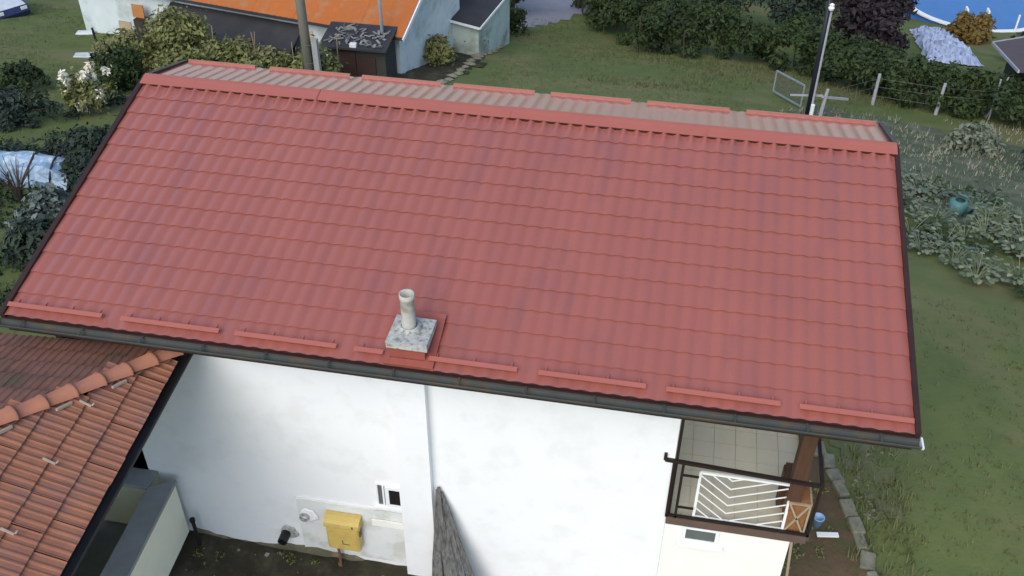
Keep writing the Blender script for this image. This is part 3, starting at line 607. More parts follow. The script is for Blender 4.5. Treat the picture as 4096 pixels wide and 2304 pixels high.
def shrub(name, x, y, w, h, n, size, m, label, cat='shrub', group=None, trunk=.04, nc=14, low=.15, bark='bark', squash=.85):
    z = zg(x, y); t = thing(name, (x, y, z), label, cat, group); cs, rs = [], []; nc = int(nc*max(1, min(3.2, (w/h)**1.3)))
    for _ in range(nc):
        a = random.random()*6.283; q = random.random()**.6; hh = low+(1-low)*random.random()
        env = math.sin(math.pi*min(1, max(.12, hh*.75+.18)))**.6
        rr = random.uniform(.26,.46)*min(w, h)*.62
        cs.append((x+math.cos(a)*q*(w/2-rr*.6)*env, y+math.sin(a)*q*(w/2-rr*.6)*env, z+hh*(h-rr*.8)+rr*.2)); rs.append(rr)
    b = MB(); b.tube([(x,y,z-.1),(x+.03*w,y,z+h*.3),(x-.02*w,y+.02*w,z+h*.55)], [trunk,trunk*.75,trunk*.4], 6)
    for c in cs[:8]: b.tube([(x+.02*w,y,z+h*.22),((x+c[0])/2,(y+c[1])/2,(z+h*.25+c[2])/2+.03*h),c], [trunk*.5,trunk*.35,trunk*.12], 4)
    b.build('trunk', M[bark], t)
    V, F = leaves(cs, rs, n, size, squash); lobj('crown', V, F, M[m], t); return t
# dark shrubs to the left of the house
for i, (x, y, w, h, n, m, lb) in enumerate([
    (-6.6,9.3,1.8,1.1,2600,'leaf_silver2','silvery dark shrub just below the pale plastic tunnel at left edge'),
    (-5.3,7.4,1.8,1.2,2600,'leaf_dark','dark shrub nearest the lower left roof corner'),
    (-3.4,6.2,1.4,.9,1600,'leaf_dark','low dark shrub under the left eave end'),
    (-4.4,9.9,1.8,.9,2200,'leaf_hedge','dark green shrub beside the middle of the left gable'),
    (-8.6,14.2,2.6,.9,2600,'leaf_dark','dark green shrub above the plastic tunnel'),
    (-12.9,17.0,3.0,1.0,2800,'leaf_dark','broad bluish dark shrub at the left edge'),
    (-15.5,20.6,2.6,.9,2200,'leaf_hedge','dark shrub on the grass left of the white flowering bush'),
    (-7.4,12.0,1.6,.9,1800,'leaf_dark','small dark shrub at the right end of the plastic tunnel')]):
    shrub('dark_shrub', x, y, w, h, n, .085, m, lb, group='dark shrubs left of the house')
for x, y, lb in ((-8.3,10.6,'bare dark twiggy bush in front of the plastic tunnel'), (-9.6,10.9,'bare dark twiggy bush cut by the left edge by the tunnel')):
    z = zg(x,y); t = thing('twiggy_bush', (x,y,z), lb, 'shrub'); b = MB()
    for k in range(22):
        a = random.random()*6.28; l = random.uniform(.8,1.5); e = np.array((x+math.cos(a)*l*.5, y+math.sin(a)*l*.4, z+l)); m_ = np.array((x+math.cos(a)*l*.15, y+math.sin(a)*l*.12, z+l*.5))
        b.tube([(x,y,z-.05), m_, e], [.02,.014,.006], 4); b.tube([m_, m_+(e-m_)*.6+rng.normal(0,.15,3)], [.01,.005], 4)
    o = b.build('twigs', M['bark'], t); o['kind'] = 'stuff'
def cover(name, x0, x1, y0, y1, n, clumps, r, size, m):
    c = np.stack([rng.uniform(x0,x1,clumps), rng.uniform(y0,y1,clumps)], 1); c3 = np.column_stack([c, zt(c[:,1])+znoise(c[:,0],c[:,1])+.04])
    V, F = leaves(c3, r*(.6+.8*rng.random(clumps)), n, size, .55, shell=.1); o = lobj(name, V, F, M[m]); o['kind'] = 'stuff'; return o
cover('ground_cover', -13.5, -3.4, 6.5, 20.5, 15000, 150, .42, .075, 'leaf_dark')
cover('ivy', -10, -4.0, 5.5, 12.5, 5000, 60, .36, .08, 'leaf_hedge')
cover('weeds', 1.5, 4.7, -.9, .5, 1500, 34, .09, .025, 'leaf_olive')
cover('bed_weeds', 10.2, 11.4, .2, 4.6, 1300, 30, .09, .03, 'leaf_olive')
# white flowering bush
t = shrub('flowering_bush', -11.2, 18.9, 2.2, 1.5, 1500, .09, 'leaf_olive', 'cream white flowering bush left of the roof corner', nc=10)
cs = [(-11.2+random.gauss(0,.55), 18.7+random.gauss(0,.4), zg(-11.2,18.9)+random.uniform(.5,1.5)) for _ in range(17)]
cs += [(-11.55+.1*k, 19.1, zg(-11.2,18.9)+1.15+.12*k) for k in range(5)]
V, F = leaves(cs, [random.uniform(.08,.17) for _ in cs], 900, .07, 1.1); lobj('blossom', V, F, M['petal'], t)
# olive yellow bushes and bean canes in front of the old building
for i, (x, y, w, h, n, m, lb) in enumerate([
    (-13.2,24.4,2.8,1.7,2600,'leaf_olive','low olive green bush left of the bean rows'),
    (-11.2,25.2,3.0,2.6,3600,'leaf_olive','tall yellow green bush before the dark awning'),
    (-9.2,24.8,2.8,1.7,3000,'leaf_olive','yellow green bush at the middle of the bean rows'),
    (-7.4,24.4,2.6,1.4,2800,'leaf_olive','yellow green bush left of the wooden pole'),
    (-5.4,24.3,1.8,1.8,2000,'leaf_olive','narrow yellow green bush right of the wooden pole'),
    (-12.3,26.0,2.6,2.0,2600,'leaf_olive','yellow green bush left of the tall one before the awning'),
    (-8.2,25.6,2.6,1.1,2200,'leaf_olive','yellow green bush at the back before the white wall'),
    (-6.4,25.4,2.2,1.1,2000,'leaf_olive','yellow green bush behind the wooden pole'),
    (-10.0,22.6,3.0,1.5,2800,'leaf_olive','low yellow green bush nearest the roof ridge'),
    (-7.2,22.4,2.6,1.3,2600,'leaf_olive','low yellow green bush just behind the ridge'),
    (-12.2,22.0,2.4,1.5,2300,'leaf_hedge','green bush behind the white flowering bush')]):
    shrub('garden_bush', x, y, w, h, n, .10, m, lb, group='olive bushes before the old building')
for i in range(8):
    x, y = random.uniform(-12.5,-5), random.uniform(24.2,26); z = zg(x, y); b = MB(); b.tube([(x,y,z),(x+random.gauss(0,.12),y+random.gauss(0,.08),z+random.uniform(1.5,2.2))], .014, 5)
    tag(b.build('bean_cane', M['board']), 'thin bean cane sticking out of the yellow green bushes', 'garden cane', 'bean canes in the olive bushes')
# hedge and dark trees behind the lawn
hedge = thing('hedge', (11,35,zg(11,35)), 'long dark green hedge along the far side of the lawn', 'hedge')
hp = [(1.6,50.5),(3.6,43),(6.3,37.6),(9.8,37.4),(12.3,37.6),(13.6,35.0),(15.8,32.2),(18.0,31.0),(20.4,29.9),(23.5,27.5)]; hh_ = [2.6,2.5,2.4,2.3,2.1,1.9,1.8,1.7,1.6,1.5]
cs, rs = [], []; stems = MB()
for i in range(len(hp)-1):
    a, c = np.array(hp[i])-(0,1.5), np.array(hp[i+1])-(0,1.5); L_ = np.linalg.norm(c-a); k = int(L_/.15); nn = np.array((-(c-a)[1], (c-a)[0]))/L_; nn = nn if nn[1] > 0 else -nn
    for j in range(k):
        f = (j+random.random())/k; h = 1.15*(hh_[i]+(hh_[i+1]-hh_[i])*f); q = a+(c-a)*f+nn*random.uniform(-.25,1.5); r = random.uniform(.34,.62)
        cs.append((q[0], q[1], zg(*q)+random.random()**.7*(h-r)+r*.5)); rs.append(r)
        if j%6 == 0: stems.tube([(q[0],q[1],zg(*q)-.1),(q[0]+random.gauss(0,.1),q[1],zg(*q)+h*.7)], [.04,.015], 5)
V, F = leaves(cs, rs, 62000, .11, .9); lobj('foliage', V, F, M['leaf_hedge'], hedge); stems.build('stem', M['bark'], hedge)['kind'] = 'stuff'
def tree(name, x, y, h, w, n, size, m, label, cat='tree', group=None, cb=.3, nc=22):
    z = zg(x, y); t = thing(name, (x,y,z), label, cat, group); cs, rs = [], []
    for _ in range(nc):
        a = random.random()*6.283; hh = random.random(); e = (math.sin(math.pi*(.12+.8*hh)))**.7; q = random.random()**.5*w/2*e; r = random.uniform(.16,.30)*w*.8
        cs.append((x+math.cos(a)*q, y+math.sin(a)*q, z+h*(cb+(1-cb)*hh)-r*.3)); rs.append(r)
    b = MB(); b.tube([(x,y,z-.2),(x+.05*w,y,z+h*cb),(x,y,z+h*.8)], [.14+.012*h,.11,.04], 8)
    for c in cs[:12]: b.tube([(x+.04*w,y,z+h*cb*.9),((x+c[0])/2,(y+c[1])/2,(z+h*cb+c[2])/2),c], [.06,.04,.015], 5)
    b.build('trunk', M['bark'], t); V, F = leaves(cs, rs, n, size, .85); lobj('crown', V, F, M[m], t); return t
for x, y, h, w, n, m, lb in [
    (17.5,39.8,4.2,3.5,4800,'leaf_plum','dark purple leaved tree behind the hedge'),
    (16.2,41.5,4.0,3.2,3600,'leaf_plum','narrow dark purple tree behind the slim pole'),
    (13.2,43.5,4.4,4.0,4200,'leaf_dark','dark green tree behind the hedge left of the slim pole'),
    (9.0,45.5,4.8,4.6,4600,'leaf_dark','broad dark tree behind the middle of the hedge'),
    (5.4,47.5,4.6,4.4,4200,'leaf_hedge','dark green tree where the hedge meets the driveway'),
    (25.2,42.0,1.7,2.2,2000,'leaf_dark','low dark tree beside the purple brown shed roof'),
    (23.6,47.6,1.5,2.2,2000,'leaf_rust','rusty orange green tree in front of the blue pool'),
    (-1.6,44.0,3.4,2.8,2600,'leaf_hedge','green tree left of the grey driveway'),
    (-4.0,48.0,5.0,4.6,4200,'leaf_dark','dark tree behind the small white annex'),
    (9.5,56,6,6,5000,'leaf_dark','far dark tree above the hedge middle'),
    (17.0,54,5,6,4500,'leaf_dark','far dark tree above the purple tree'),
    (23.5,66,5,6,4000,'leaf_dark','far dark tree left of the blue pool'),
    (33.5,60,5,5,4000,'leaf_dark','far dark tree right of the blue pool'),
    (2.5,66,6,7,4600,'leaf_hedge','far green tree beyond the grey driveway')]:
    tree('garden_tree', x, y, h, w, n, .15, m, lb, group='trees behind the lawn')
for x, y, w, h, n, m, lb in [
    (22.6,31.0,2.6,1.5,2200,'leaf_hedge','dark bush at the right edge under the purple brown roof'),
    (20.4,22.5,2.2,1.3,2000,'leaf_dark','dark bush at the right edge above the vegetable bed'),
    (18.3,24.2,2.0,1.0,1600,'leaf_pale','pale grey green bush in the dry scrub'),
    (-2.3,30.5,1.8,1.2,1600,'leaf_olive','brownish bush at the foot of the small annex'),
    (-1.6,33.6,1.6,1.6,1500,'leaf_hedge','green bush at the right of the small annex'),
    (-.6,38.5,1.8,1.5,1700,'leaf_hedge','green bush at the near end of the driveway')]:
    shrub('wild_bush', x, y, w, h, n, .10, m, lb, group='loose bushes round the lawn')
# broad leaved plants in the vegetable bed
def plant(x, y, h, n, size, m):
    z = zg(x, y); t = thing('vegetable_plant', (x,y,z), 'broad leaved green plant in the vegetable bed right of the roof', 'plant', 'plants in the vegetable bed'); b = MB(); V, F = [], []
    for k in range(n):
        a = 2*math.pi*k/n+random.gauss(0,.3); l = h*random.uniform(.6,1.2); e = np.array((x+math.cos(a)*l*.75, y+math.sin(a)*l*.75, z+l*random.uniform(.55,1.0)))
        b.tube([(x,y,z),((x+e[0])/2,(y+e[1])/2,(z+e[2])/2+.1*h),e], [.012,.01,.006], 4)
        c, s = math.cos(a), math.sin(a); w = size*random.uniform(.7,1.2); o0 = len(V)
        for dx, dy, dz in ((-.1,0,0),(.35,.55,.02),(.95,.30,-.12),(1.15,0,-.25),(.95,-.30,-.12),(.35,-.55,.02),(.45,0,.08)): V.append(e+w*np.array((c*dx-s*dy, s*dx+c*dy, dz)))
        F += [(o0,o0+5,o0+6),(o0,o0+6,o0+1),(o0+1,o0+6,o0+2),(o0+2,o0+6,o0+3),(o0+3,o0+6,o0+4),(o0+4,o0+6,o0+5)]
    b.build('stem', M[m], t)['kind'] = 'stuff'
    mb = MB(); mb.add(V, F); mb.build('leaf_rosette', M[m], t)['kind'] = 'stuff'; return t
protos = [plant(13.6,15.4,.5,34,.13,'leaf_patch'), plant(14.6,13.9,.42,28,.12,'leaf_pale'), plant(15.6,12.4,.55,36,.14,'leaf_patch'), plant(15.0,14.6,.45,30,.12,'leaf_hedge')]
k = 0
for r in range(9):
    for c in range(10):
        x = 13.0+c*.62+random.gauss(0,.2)+r*.2; y = 15.4-c*.56+r*.62+random.gauss(0,.2)
        if x > 19.5 or random.random() < .14: continue
        dup(protos[random.choice((0,0,1,2,2,3))], (x, y, zg(x,y)), random.random()*6.28, random.uniform(.65,1.25)); k += 1
# teal watering can in the bed
t = thing('watering_can', (16.2,17.2,zg(16.2,17.2)), 'teal watering can lying among the vegetable plants', 'watering can'); z = zg(16.2,17.2)
b = MB(); b.lathe((16.2,17.2,z), [(0,0),(.24,0),(.26,.42),(.16,.5),(.14,.5)], 14); b.build('can_body', M['teal'], t, smooth=True)
b = MB(); b.tube([(16.4,17.2,z+.1),(16.8,17.2,z+.5)], [.06,.03], 8); b.build('spout', M['teal'], t)
b = MB(); b.tube([(16.05,17.2,z+.45),(16.1,17.2,z+.7),(16.35,17.2,z+.62),(16.4,17.2,z+.4)], .025, 6); b.build('can_handle', M['teal'], t)
# grass tufts, dry weeds: nobody could count them
def tufts(name, boxes, n, hgt, wd, m, clump=None):
    Vs, Fs = [], []
    P = []
    for (x0,x1,y0,y1), k in zip(boxes, n): P.append(np.stack([rng.uniform(x0,x1,k), rng.uniform(y0,y1,k)], 1))
    P = np.concatenate(P)
    f = np.sin(P[:,0]*.9+1.3*np.sin(P[:,1]*.5))+np.cos(P[:,1]*.8+P[:,0]*.35); keep = f+rng.normal(0,.8,len(P)) > -.5; P = P[keep]; N = len(P)
    for j in range(4):
        a = rng.random(N)*6.283; l = hgt*(.5+rng.random(N)); lean = .25+.55*rng.random(N)
        bx = P[:,0]+rng.normal(0,.05,N); by = P[:,1]+rng.normal(0,.05,N); bz = zt(by)+znoise(bx,by)-.01
        tx, ty, tz = bx+np.cos(a)*l*lean, by+np.sin(a)*l*lean, bz+l; w = wd*(.7+.6*rng.random(N))
        V = np.stack([np.stack([bx-np.sin(a)*w, by+np.cos(a)*w, bz],1), np.stack([bx+np.sin(a)*w, by-np.cos(a)*w, bz],1), np.stack([tx,ty,tz],1)], 1).reshape(-1,3); Vs.append(V)
    V = np.concatenate(Vs); F = np.arange(len(V)).reshape(-1,3); o = lobj(name, V, F, m); o['kind'] = 'stuff'; return o
tufts('grass', [(11.6,17,-1.5,11),(0,20,17,37),(-26,-10,19,36),(-13,-2,4,18),(-2,8,34,44)], [1500,12000,7000,4000,5000], .075, .012, M['grass'])
tufts('long_grass', [(11.5,12.5,-1.2,5.2),(11.3,12.0,5,20),(4,20,29.5,35.5)], [500,900,2500], .16, .013, M['grass'])
tufts('dry_weeds', [(12,21,17,28.5),(11.6,13.4,10,18)], [2400,400], .15, .016, M['straw'])

# ------------------------------------------------------------------ the old orange roofed building
O2 = np.array((-3.22,27.85,0)); ax = np.array((-.982,.19,0)); ad = np.array((.19,.982,0)); EZ2 = -3.63
def B2(a, d, z): return O2+ax*a+ad*d+zz*z
def prism(b, a0, a1, d0, d1, z0, z1): return b.hexa([B2(a0,d0,z0),B2(a0,d1,z0),B2(a1,d1,z0),B2(a1,d0,z0),B2(a0,d0,z1),B2(a0,d1,z1),B2(a1,d1,z1),B2(a1,d0,z1)])
old = thing('old_building', B2(6,2,-6), 'long whitewashed outbuilding with a patchy orange roof', 'building')
b = MB(); prism(b, .0, 16.2, .05, 6, -8.6, EZ2-.05); b.build('wall', M['old_white'], old)
b = MB()
for a0 in (0, 16.05): b.add([B2(a0,.05,EZ2-.04),B2(a0,6,EZ2-.04),B2(a0,3,EZ2+1.6),B2(a0+.15,.05,EZ2-.04),B2(a0+.15,6,EZ2-.04),B2(a0+.15,3,EZ2+1.6)], [(0,1,2),(5,4,3),(0,2,5,3),(1,4,5,2)])
b.build('gable', M['old_white'], old)
nS = 17; sw = 16.9/nS
for side in (0, 1):
    for i in range(nS):
        a0 = -.4+i*sw; b = MB(); n = 13; jz = random.uniform(0,.02); V = []
        for r in (0, 1):
            for j in range(n):
                a = a0+(sw*1.03)*j/(n-1); d = (-.45 if side == 0 else 6.45) if r == 0 else 3.0
                V.append(B2(a, d, (EZ2-.22 if r == 0 else EZ2+1.75)+jz+.010*math.sin(j*math.pi/1.5)))
        F = [(j, j+1, n+j+1, n+j) for j in range(n-1)]; F = F if side else [f[::-1] for f in F]
        b.add(V, F); b.build('roof_sheet', M['orange'], old)
b = MB(); b.bar(B2(-.45,-.44,EZ2-.27), B2(16.6,-.44,EZ2-.27), .06, .12); b.build('eave_board', M['tar'], old)
b = MB(); b.bar(B2(-.46,-.5,EZ2-.30), B2(-.46,3.0,EZ2+1.68), .05, .16); b.build('verge_board', M['white_paint'], old)
for a in (2.2, 5.0): b = MB(); prism(b, a, a+1.1, -.02, .047, -5.6, -4.4); b.build('window', M['glass'], old)
b = MB(); b.hexa([B2(4.4,-1.5,-5.2),B2(11.0,-1.2,-5.0),B2(11.0,.04,-4.35),B2(4.4,.04,-4.35),B2(4.4,-1.5,-5.14),B2(11.0,-1.2,-4.94),B2(11.0,.04,-4.29),B2(4.4,.04,-4.29)]); aw = b.build('awning', M['tar'], old)
for a in (4.6,6.7,8.8,10.8): b = MB(); q = B2(a,-1.15,-5.15); b.bar((q[0],q[1],zg(q[0],q[1])-.1), q+zz*.02, .09); b.build('awning_post', M['bark'], aw)
# small annex at the right rear corner
an = thing('annex', B2(-.8,7,-7), 'small pale green annex with dark roof right of the orange roof', 'shed')
b = MB(); prism(b, -1.25, .5, 5.2, 9.0, -9.2, -5.55); b.build('wall', M['annex'], an)
b = MB(); b.hexa([B2(-1.4,5.0,-5.54),B2(-1.4,9.2,-5.2),B2(.6,9.2,-5.0),B2(.6,5.0,-5.35),B2(-1.4,5.0,-5.42),B2(-1.4,9.2,-5.08),B2(.6,9.2,-4.88),B2(.6,5.0,-5.23)]); b.build('roof', M['tar'], an)
b = MB(); b.bar(B2(-1.42,4.97,-5.50), B2(.6,4.97,-5.31), .05, .1); b.bar(B2(-1.43,5.0,-5.50), B2(-1.43,9.2,-5.14), .05, .1); b.build('verge_board', M['white_paint'], an)
# low shed with the brown door and a littered roof
sh = thing('low_shed', (-4.2,26.4,zg(-4.2,26.4)), 'low dark shed with a brown door and litter on its roof', 'shed'); z0 = zg(-4.4,26.3)
b = MB(); b.span((-5.7,26.35,z0-.3), (-3.35,27.75,z0+1.35)); b.build('wall', M['dark_in'], sh)
b = MB(); b.span((-5.18,26.29,z0), (-4.55,26.345,z0+1.22)); b.build('door', M['door_br'], sh)
b = MB(); b.span((-4.53,26.30,z0-.02), (-3.75,26.345,z0+1.0)); b.build('door', M['door_br'], sh, label='darker low door beside the brown one')
b = MB(); b.hexa([(-5.95,26.05,z0+1.36),(-3.2,26.05,z0+1.36),(-3.2,27.8,z0+1.62),(-5.95,27.8,z0+1.62),(-5.95,26.05,z0+1.44),(-3.2,26.05,z0+1.44),(-3.2,27.8,z0+1.70),(-5.95,27.8,z0+1.70)]); rr = b.build('roof', M['tar'], sh)
b = MB()
for _ in range(90):
    x, y = random.uniform(-5.7,-3.4), random.uniform(26.2,27.6); z = z0+1.46+(y-26.05)*.149; a = random.random()*3.14; b.box((x,y,z+.03), (random.uniform(.05,.35),random.uniform(.03,.10),.03), (math.cos(a),math.sin(a),.05), (-math.sin(a),math.cos(a),0))
o = b.build('litter', M['debris'], rr); o['kind'] = 'stuff'
b = MB(); b.box((-4.55,26.18,z0+1.53), (.26,.18,.14)); tag(b.build('white_box', M['white_paint']), 'small white box on the littered shed roof', 'box')
b = MB(); b.bar((-5.95,25.95,z0-.1), (-6.5,26.6,z0+1.75), .34, .035, (0,-1,.2)); tag(b.build('leaning_slab', M['board']), 'pale slab leaning on the left side of the low shed', 'slab')
# boards, panels and a dark cupboard leaning by the white wall
z = zg(-16.2,29.4); b = MB(); b.box((-16.15,29.45,z+.45), (.62,.05,.95), (1,-.15,0), (.1,1,-.15), (0,.15,1)); tag(b.build('leaning_board', M['board']), 'beige board leaning before the white wall', 'board')
t = thing('old_cupboard', (-15.4,29.7,z), 'dark cupboard standing beside the beige board', 'cupboard')
b = MB(); b.box((-15.45,29.75,z+.5), (.55,.45,1.05), (1,-.15,0), (.15,1,0)); b.build('cupboard_body', M['door_br'], t)
b = MB(); b.box((-15.485,29.51,z+.5), (.47,.02,.95), (1,-.15,0), (.15,1,0)); b.build('cupboard_door', M['dark_in'], t)
b = MB(); b.box((-15.6,29.85,z+1.30), (.58,.05,.55), (1,-.15,0), (.1,1,-.12), (0,.12,1)); tag(b.build('orange_box', M['board_or']), 'orange board resting on top of the dark cupboard', 'board')
b = MB(); b.lathe((-14.95,29.6,z-.05), [(0,0),(.16,.02),(.20,.25),(.19,.55),(.10,.72),(.13,.8)], 10); tag(b.build('feed_sack', M['tarp'], smooth=True), 'pale blue sack standing beside the dark cupboard', 'sack')
for (x, y), lb in zip(((-18.9,30.5),(-16.2,26.1)), ('white stone slab on the grass by the whitewashed corner', 'white stone slab on the grass left of the bean rows')):
    b = MB(); b.box((x,y,zg(x,y)+.06), (.75,.4,.10), (1,.25,0), (-.25,1,0)); o = tag(b.build('stone_slab', M['old_white']), lb, 'slab'); mod = o.modifiers.new('bevel','BEVEL'); mod.width = .03
x, y = -15.1, 25.6; b = MB(); b.tube([(x,y,zg(x,y)-.1),(x-.05,y,zg(x,y)+1.45)], .045, 6); tag(b.build('garden_post', M['black_pole']), 'thin dark post on the grass left of the bean rows', 'post')
# poles
def pole(name, x, y, h, r0, r1, m, label, z=None):
    z = zg(x, y) if z is None else z; t = thing(name, (x,y,z), label, 'utility pole'); b = MB(); b.tube([(x,y,z-.3),(x-.03,y,z+h*.5),(x-.06,y,z+h)], [r0,(r0+r1)/2,r1], 12); b.build('shaft', M[m], t, smooth=True); return t, z
t, z = pole('utility_pole', -5.3, 23.4, 6.6, .19, .15, 'wood_pole', 'thick wooden utility pole before the orange roof')
b = MB(); b.span((-5.08,23.30,z-.3), (-4.88,23.5,z+2.3)); b.build('pole_footing', M['concrete'], t)
b = MB()
for k in (.5,1.4,2.1): b.tube([(-5.3+.2*math.cos(a)+.06, 23.4+.19*math.sin(a), z+k) for a in np.linspace(0,2*math.pi,13)], .012, 4)
b.build('pole_band', M['wire'], t)
t, z = pole('metal_pole', -3.68, 27.3, 5.2, .085, .05, 'steel_pole', 'slim grey metal pole at the right end of the orange roof')
b = MB(); b.span((-3.85,27.1,z-.2), (-3.5,27.45,z+.35)); b.build('pole_footing', M['concrete'], t)
t, z = pole('slim_pole', 12.9, 26.5, 5.2, .10, .075, 'black_pole', 'slim dark pole with white insulator behind the right ridge end')
b = MB(); b.tube([(12.98,26.38,z+.0),(12.96,26.4,z+4.3)], .04, 6); b.build('lit_side_strip', M['post'], t)  # pale strip stands in for the lit side of the shaft
b = MB(); b.lathe((12.93,26.36,z+4.35), [(0,0),(.08,.02),(.11,.10),(.07,.17),(.09,.22),(0,.28)], 10); b.build('insulator', M['white_paint'], t)
b = MB(); b.tube([(13.0,26.3,z-.05),(13.0,26.3,z+.75)], .075, 8); b.build('pole_sleeve', M['white_paint'], t)
b = MB(); b.tube([(12.9,26.5,z+5.0),(16.9,42.0,-5.0)], .02, 4); tag(b.build('guy_wire', M['wire']), 'thin guy wire running from the slim dark pole to the trees', 'wire')
b = MB(); b.tube([(12.86,26.5,z+5.05),(4,40,.6),(-6,56,-2.0)], .012, 4); tag(b.build('power_line', M['wire']), 'thin power line leaving the top of the slim dark pole', 'wire')
# fence posts
for x, y, h, lx, lb in ((15.8,29.9,1.35,.0,'pale fence post below the hedge right of the slim pole'), (18.1,29.2,1.35,.03,'pale fence post nearest the right end of the hedge'), (13.35,26.6,1.3,.1,'rough post with a crossbar right of the slim dark pole')):
    z = zg(x,y); b = MB(); b.tube([(x,y,z-.2),(x+lx*.5,y,z+h*.5),(x+lx,y,z+h)], [.075,.07,.06], 7); tag(b.build('fence_post', M['post']), lb, 'fence post', 'fence posts along the hedge')
t = thing('wire_fence', (16.9,29.5,zg(16.9,29.5)), 'rusty wire fence strung between the pale posts', 'fence')
pts_ = [(13.35,26.6),(15.8,29.9),(18.1,29.2),(20.4,29.2)]
for h in (.4,.8,1.15):
    b = MB(); b.tube([(x,y,zg(x,y)+h) for x, y in pts_], .008, 4); b.build('fence_wire', M['wire'], t)
for i in range(6):
    x, y = 20.2+random.gauss(0,.22), 29.6+random.gauss(0,.25); z = zg(x,y); b = MB(); b.tube([(x,y,z),(x+random.gauss(.15,.2),y-random.uniform(0,.3),z+random.uniform(1.2,1.9))], .035, 5)
    tag(b.build('stake', M['post']), 'grey stake in the bundle leaning on the hedge at right', 'stake', 'bundle of grey stakes')
t = thing('mesh_gate', (12.3,29.2,zg(12.3,29.2)), 'leaning wire mesh gate with pale frame left of the slim pole', 'gate')
a, c = np.array((11.9,30.4)), np.array((12.85,28.5)); q = [np.array((*a,zg(*a)+.15)), np.array((*c,zg(*c)+.1)), np.array((*c,zg(*c)+1.0)), np.array((*a,zg(*a)+1.05))]
b = MB()
for i in range(4): b.bar(q[i], q[(i+1)%4], .06)
b.build('gate_frame', M['steel_pole'], t); b = MB()
for i in range(1,14): f = i/14; b.tube([q[0]+(q[1]-q[0])*f, q[3]+(q[2]-q[3])*f], .01, 4)
for i in range(1,7): f = i/7; b.tube([q[0]+(q[3]-q[0])*f, q[1]+(q[2]-q[1])*f], .01, 4)
b.build('wire_mesh', M['wire'], t)
b = MB(); b.bar((13.3,26.5,zg(13.3,26.5)+1.0), (14.4,27.6,zg(14.4,27.6)+.75), .08); b.bar((12.2,26.9,zg(12.2,26.9)+.9), (13.3,26.5,zg(13.3,26.5)+1.05), .06); tag(b.build('cross_rail', M['post']), 'pale crossbar nailed to the rough post by the pole', 'rail')
# stone edging of the lawn
for i in range(17):
    f = i/16; x, y = -1.3+f*.75+random.gauss(0,.06), 27.4+f*9; r = random.uniform(.14,.26); b = MB()
    V = [(x+r*1.3*q[0]*k, y+r*q[1]*k, zg(x,y)+.05+r*.6*q[2]*k) for q in ((1,0,0),(.6,.8,.1),(-.3,1,0),(-1,.2,.1),(-.5,-.9,0),(.5,-.8,.1),(.1,.1,1)) for k in (random.uniform(.8,1.15),)]
    b.add(V, [(j,(j+1)%6,6) for j in range(6)]+[tuple(range(6))[::-1]]); tag(b.build('edging_stone', M['stone']), 'rough grey stone in the row along the left lawn edge', 'stone', 'stones along the lawn edge')
# pool with ladder
px, py = 25.8, 56.4; z = zg(px, 55)-.5; R_ = 4.4
t = thing('swimming_pool', (px,py,z), 'round blue above ground pool at the top right corner', 'pool')
b = MB(); b.lathe((px,py,z), [(R_,-2.5),(R_,1.2),(R_-.12,1.2),(R_-.12,.2)], 40); b.build('pool_wall', M['pool_blue'], t, smooth=True)
b = MB(); b.lathe((px,py,z+1.2), [(R_+.12,-.06),(R_+.12,.03),(R_-.22,.03),(R_-.22,-.06)], 40); b.build('pool_rim', M['white_paint'], t)
b = MB(); b.lathe((px,py,z), [(R_-.125,1.05),(R_*.5,1.05),(0,1.05)], 40); b.build('pool_water', M['water'], t)
t = thing('pool_ladder', (px-.6,py-R_,z), 'white ladder standing over the edge of the blue pool', 'ladder')
b = MB()
for x in (-1.55,-.35): b.tube([(px+x,py-R_-.15,z-.3),(px+x+.15,py-R_+.2,z+2.3),(px+x+.15,py-R_+.7,z+2.3),(px+x+.2,py-R_+.9,z+.9)], .06, 8)
b.build('rail', M['white_paint'], t)['kind'] = 'stuff'
b = MB(); b.tube([(px+1.5,py-R_+.1,z-.2),(px+1.55,py-R_+.3,z+2.2)], .06, 8); b.build('handrail', M['white_paint'], t)
for k in range(5): b = MB(); b.box((px-.85,py-R_-.05+.05*k,z+.2+.42*k), (1.15,.16,.05)); b.build('step', M['white_paint'], t)
# crumpled pale sheet over a heap
b = MB(); n = 26; cx, cy = 21.5, 45.0
V = []
for i in range(n):
    for j in range(n):
        u, v = i/(n-1)*2-1, j/(n-1)*2-1; x = cx+u*1.1*(1-.25*v)+.25*v+random.gauss(0,.05); y = cy+v*4.9+random.gauss(0,.08); e = max(0, 1-u*u)*max(0, 1-v*v)
        V.append((x, y, zg(x,y)+.06+.55*e**.5+random.gauss(0,.07)*(e > .02)))
b.add(V, [(i*n+j, (i+1)*n+j, (i+1)*n+j+1, i*n+j+1) for i in range(n-1) for j in range(n-1)]); tag(b.build('plastic_sheet', M['tarp']), 'crumpled pale blue plastic sheet spread below the pool', 'plastic sheet')
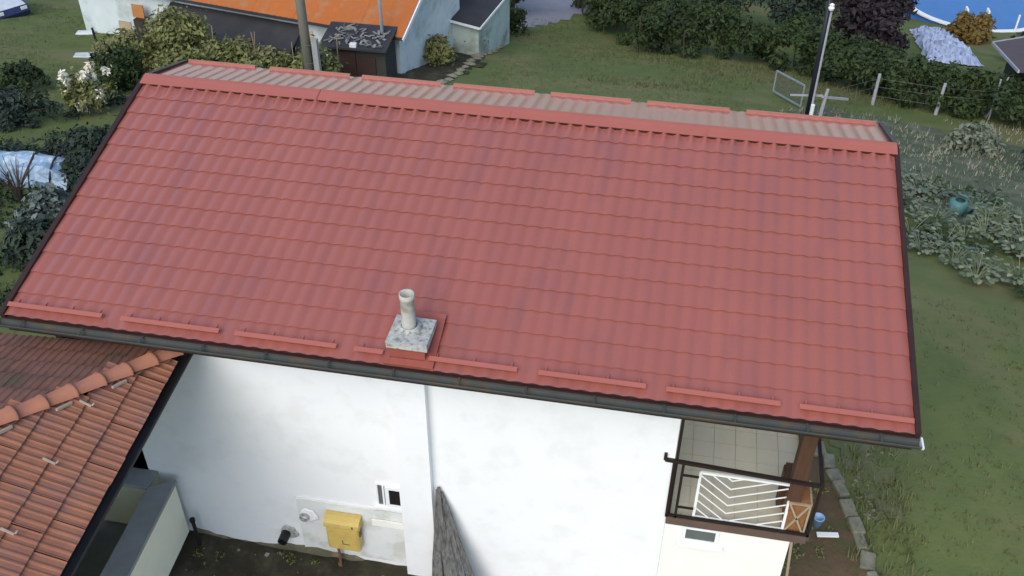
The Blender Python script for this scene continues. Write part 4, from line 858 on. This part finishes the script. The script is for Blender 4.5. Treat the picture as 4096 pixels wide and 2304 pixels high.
# purple brown shed at the right edge
t = thing('roofed_shed', (23,32,zg(23,32)), 'shed with purple brown roof cut by the right edge', 'shed'); z = zg(22,34)
b = MB(); b.hexa([(20.4,28.6,-3.75),(26,29.6,-3.75),(26,37.5,-5.3),(21.0,34.6,-5.25),(20.4,28.6,-3.67),(26,29.6,-3.67),(26,37.5,-5.22),(21.0,34.6,-5.17)]); b.build('roof', M['purple_roof'], t)
b = MB(); b.bar((20.38,28.6,-3.70), (20.98,34.6,-5.20), .07, .10); b.bar((21.0,34.63,-5.20), (26,37.53,-5.25), .07, .10); b.build('verge_board', M['post'], t)
b = MB(); b.hexa([(21.4,30.2,-9),(26,31,-9),(26,36,-9),(21.6,34,-9),(21.4,30.2,-4.25),(26,31,-4.25),(26,36,-5.05),(21.6,34,-5.15)]); b.build('wall', M['dark_in'], t)
# plastic tunnel at the left edge
t = thing('plastic_tunnel', (-9.2,12,zg(-9.2,12)), 'low tunnel of pale blue plastic film at the left edge', 'plastic tunnel')
b = MB(); n, k = 14, 12; V = []
for i in range(n):
    for j in range(k):
        a = math.pi*j/(k-1); x = -11.2+i*.27; y = 12.2-.62*math.cos(a)+random.gauss(0,.02); r = .72 if i < n-2 else .6-.2*(i-n+2)
        V.append((x+random.gauss(0,.03), y, zg(x,y)+r*math.sin(a)*1.15+random.gauss(0,.035)))
b.add(V, [(i*k+j, (i+1)*k+j, (i+1)*k+j+1, i*k+j+1) for i in range(n-1) for j in range(k-1)]); b.build('plastic_film', M['tarp2'], t)
for i in range(6):
    x = -11.1+i*.6; b = MB(); b.tube([(x, 12.2-.66*math.cos(a), zg(x,12.2)+.86*math.sin(a)) for a in np.linspace(0, math.pi, 11)], .03, 5); b.build('hoop', M['black_pole'], t)
# car at the top left corner
cx, cy = -25.6, 33.6; z = zg(cx,cy)-.05
t = thing('parked_car', (cx,cy,z), 'blue and white car cut by the top left corner', 'car')
F_ = np.array((.85,-.53,0)); L_ = np.array((.53,.85,0))
def cp(a, s, h): return np.array((cx,cy,z))+F_*a+L_*s+zz*h
def loft(prof, m, nm, par, hw):
    b = MB(); k = len(prof); V = [cp(a, s*w, h) for s in (-1,1) for a, h, w in prof]
    b.add(V, [tuple(range(k)), tuple(range(k,2*k))[::-1]]+[(i, k+i, k+(i+1)%k, (i+1)%k) for i in range(k)]); return b.build(nm, M[m], par)
loft([(-2,.25,.82),(2,.25,.82),(2.1,.5,.84),(2.0,.78,.82),(.9,.95,.8),(-1.9,.98,.8),(-2.1,.6,.84)], 'car_blue', 'body', t, .8)
loft([(.95,.955,.76),(.25,1.42,.62),(-1.3,1.45,.62),(-1.85,.985,.76)], 'glass', 'cabin', t, .7)
loft([(.22,1.43,.60),(.12,1.48,.55),(-1.2,1.51,.55),(-1.3,1.46,.60)], 'car_white', 'roof', t, .6)
loft([(2.0,.79,.74),(.98,.965,.74),(.98,.98,.72),(1.98,.81,.72)], 'car_white', 'bonnet', t, .7)
for a in (-1.3,1.3):
    for s in (-1,1):
        b = MB(); b.tube([cp(a,s*.70,.30),cp(a,s*.86,.30)], .30, 16); wh = b.build('wheel', M['tyre'], t); b = MB(); b.tube([cp(a,s*.862,.30),cp(a,s*.872,.30)], .18, 12); b.build('rim', M['car_white'], wh)
for s in (-1,1): b = MB(); b.box(cp(2.06,s*.58,.66), (.06,.3,.14), F_, L_); b.build('headlight', M['pvc'], t)
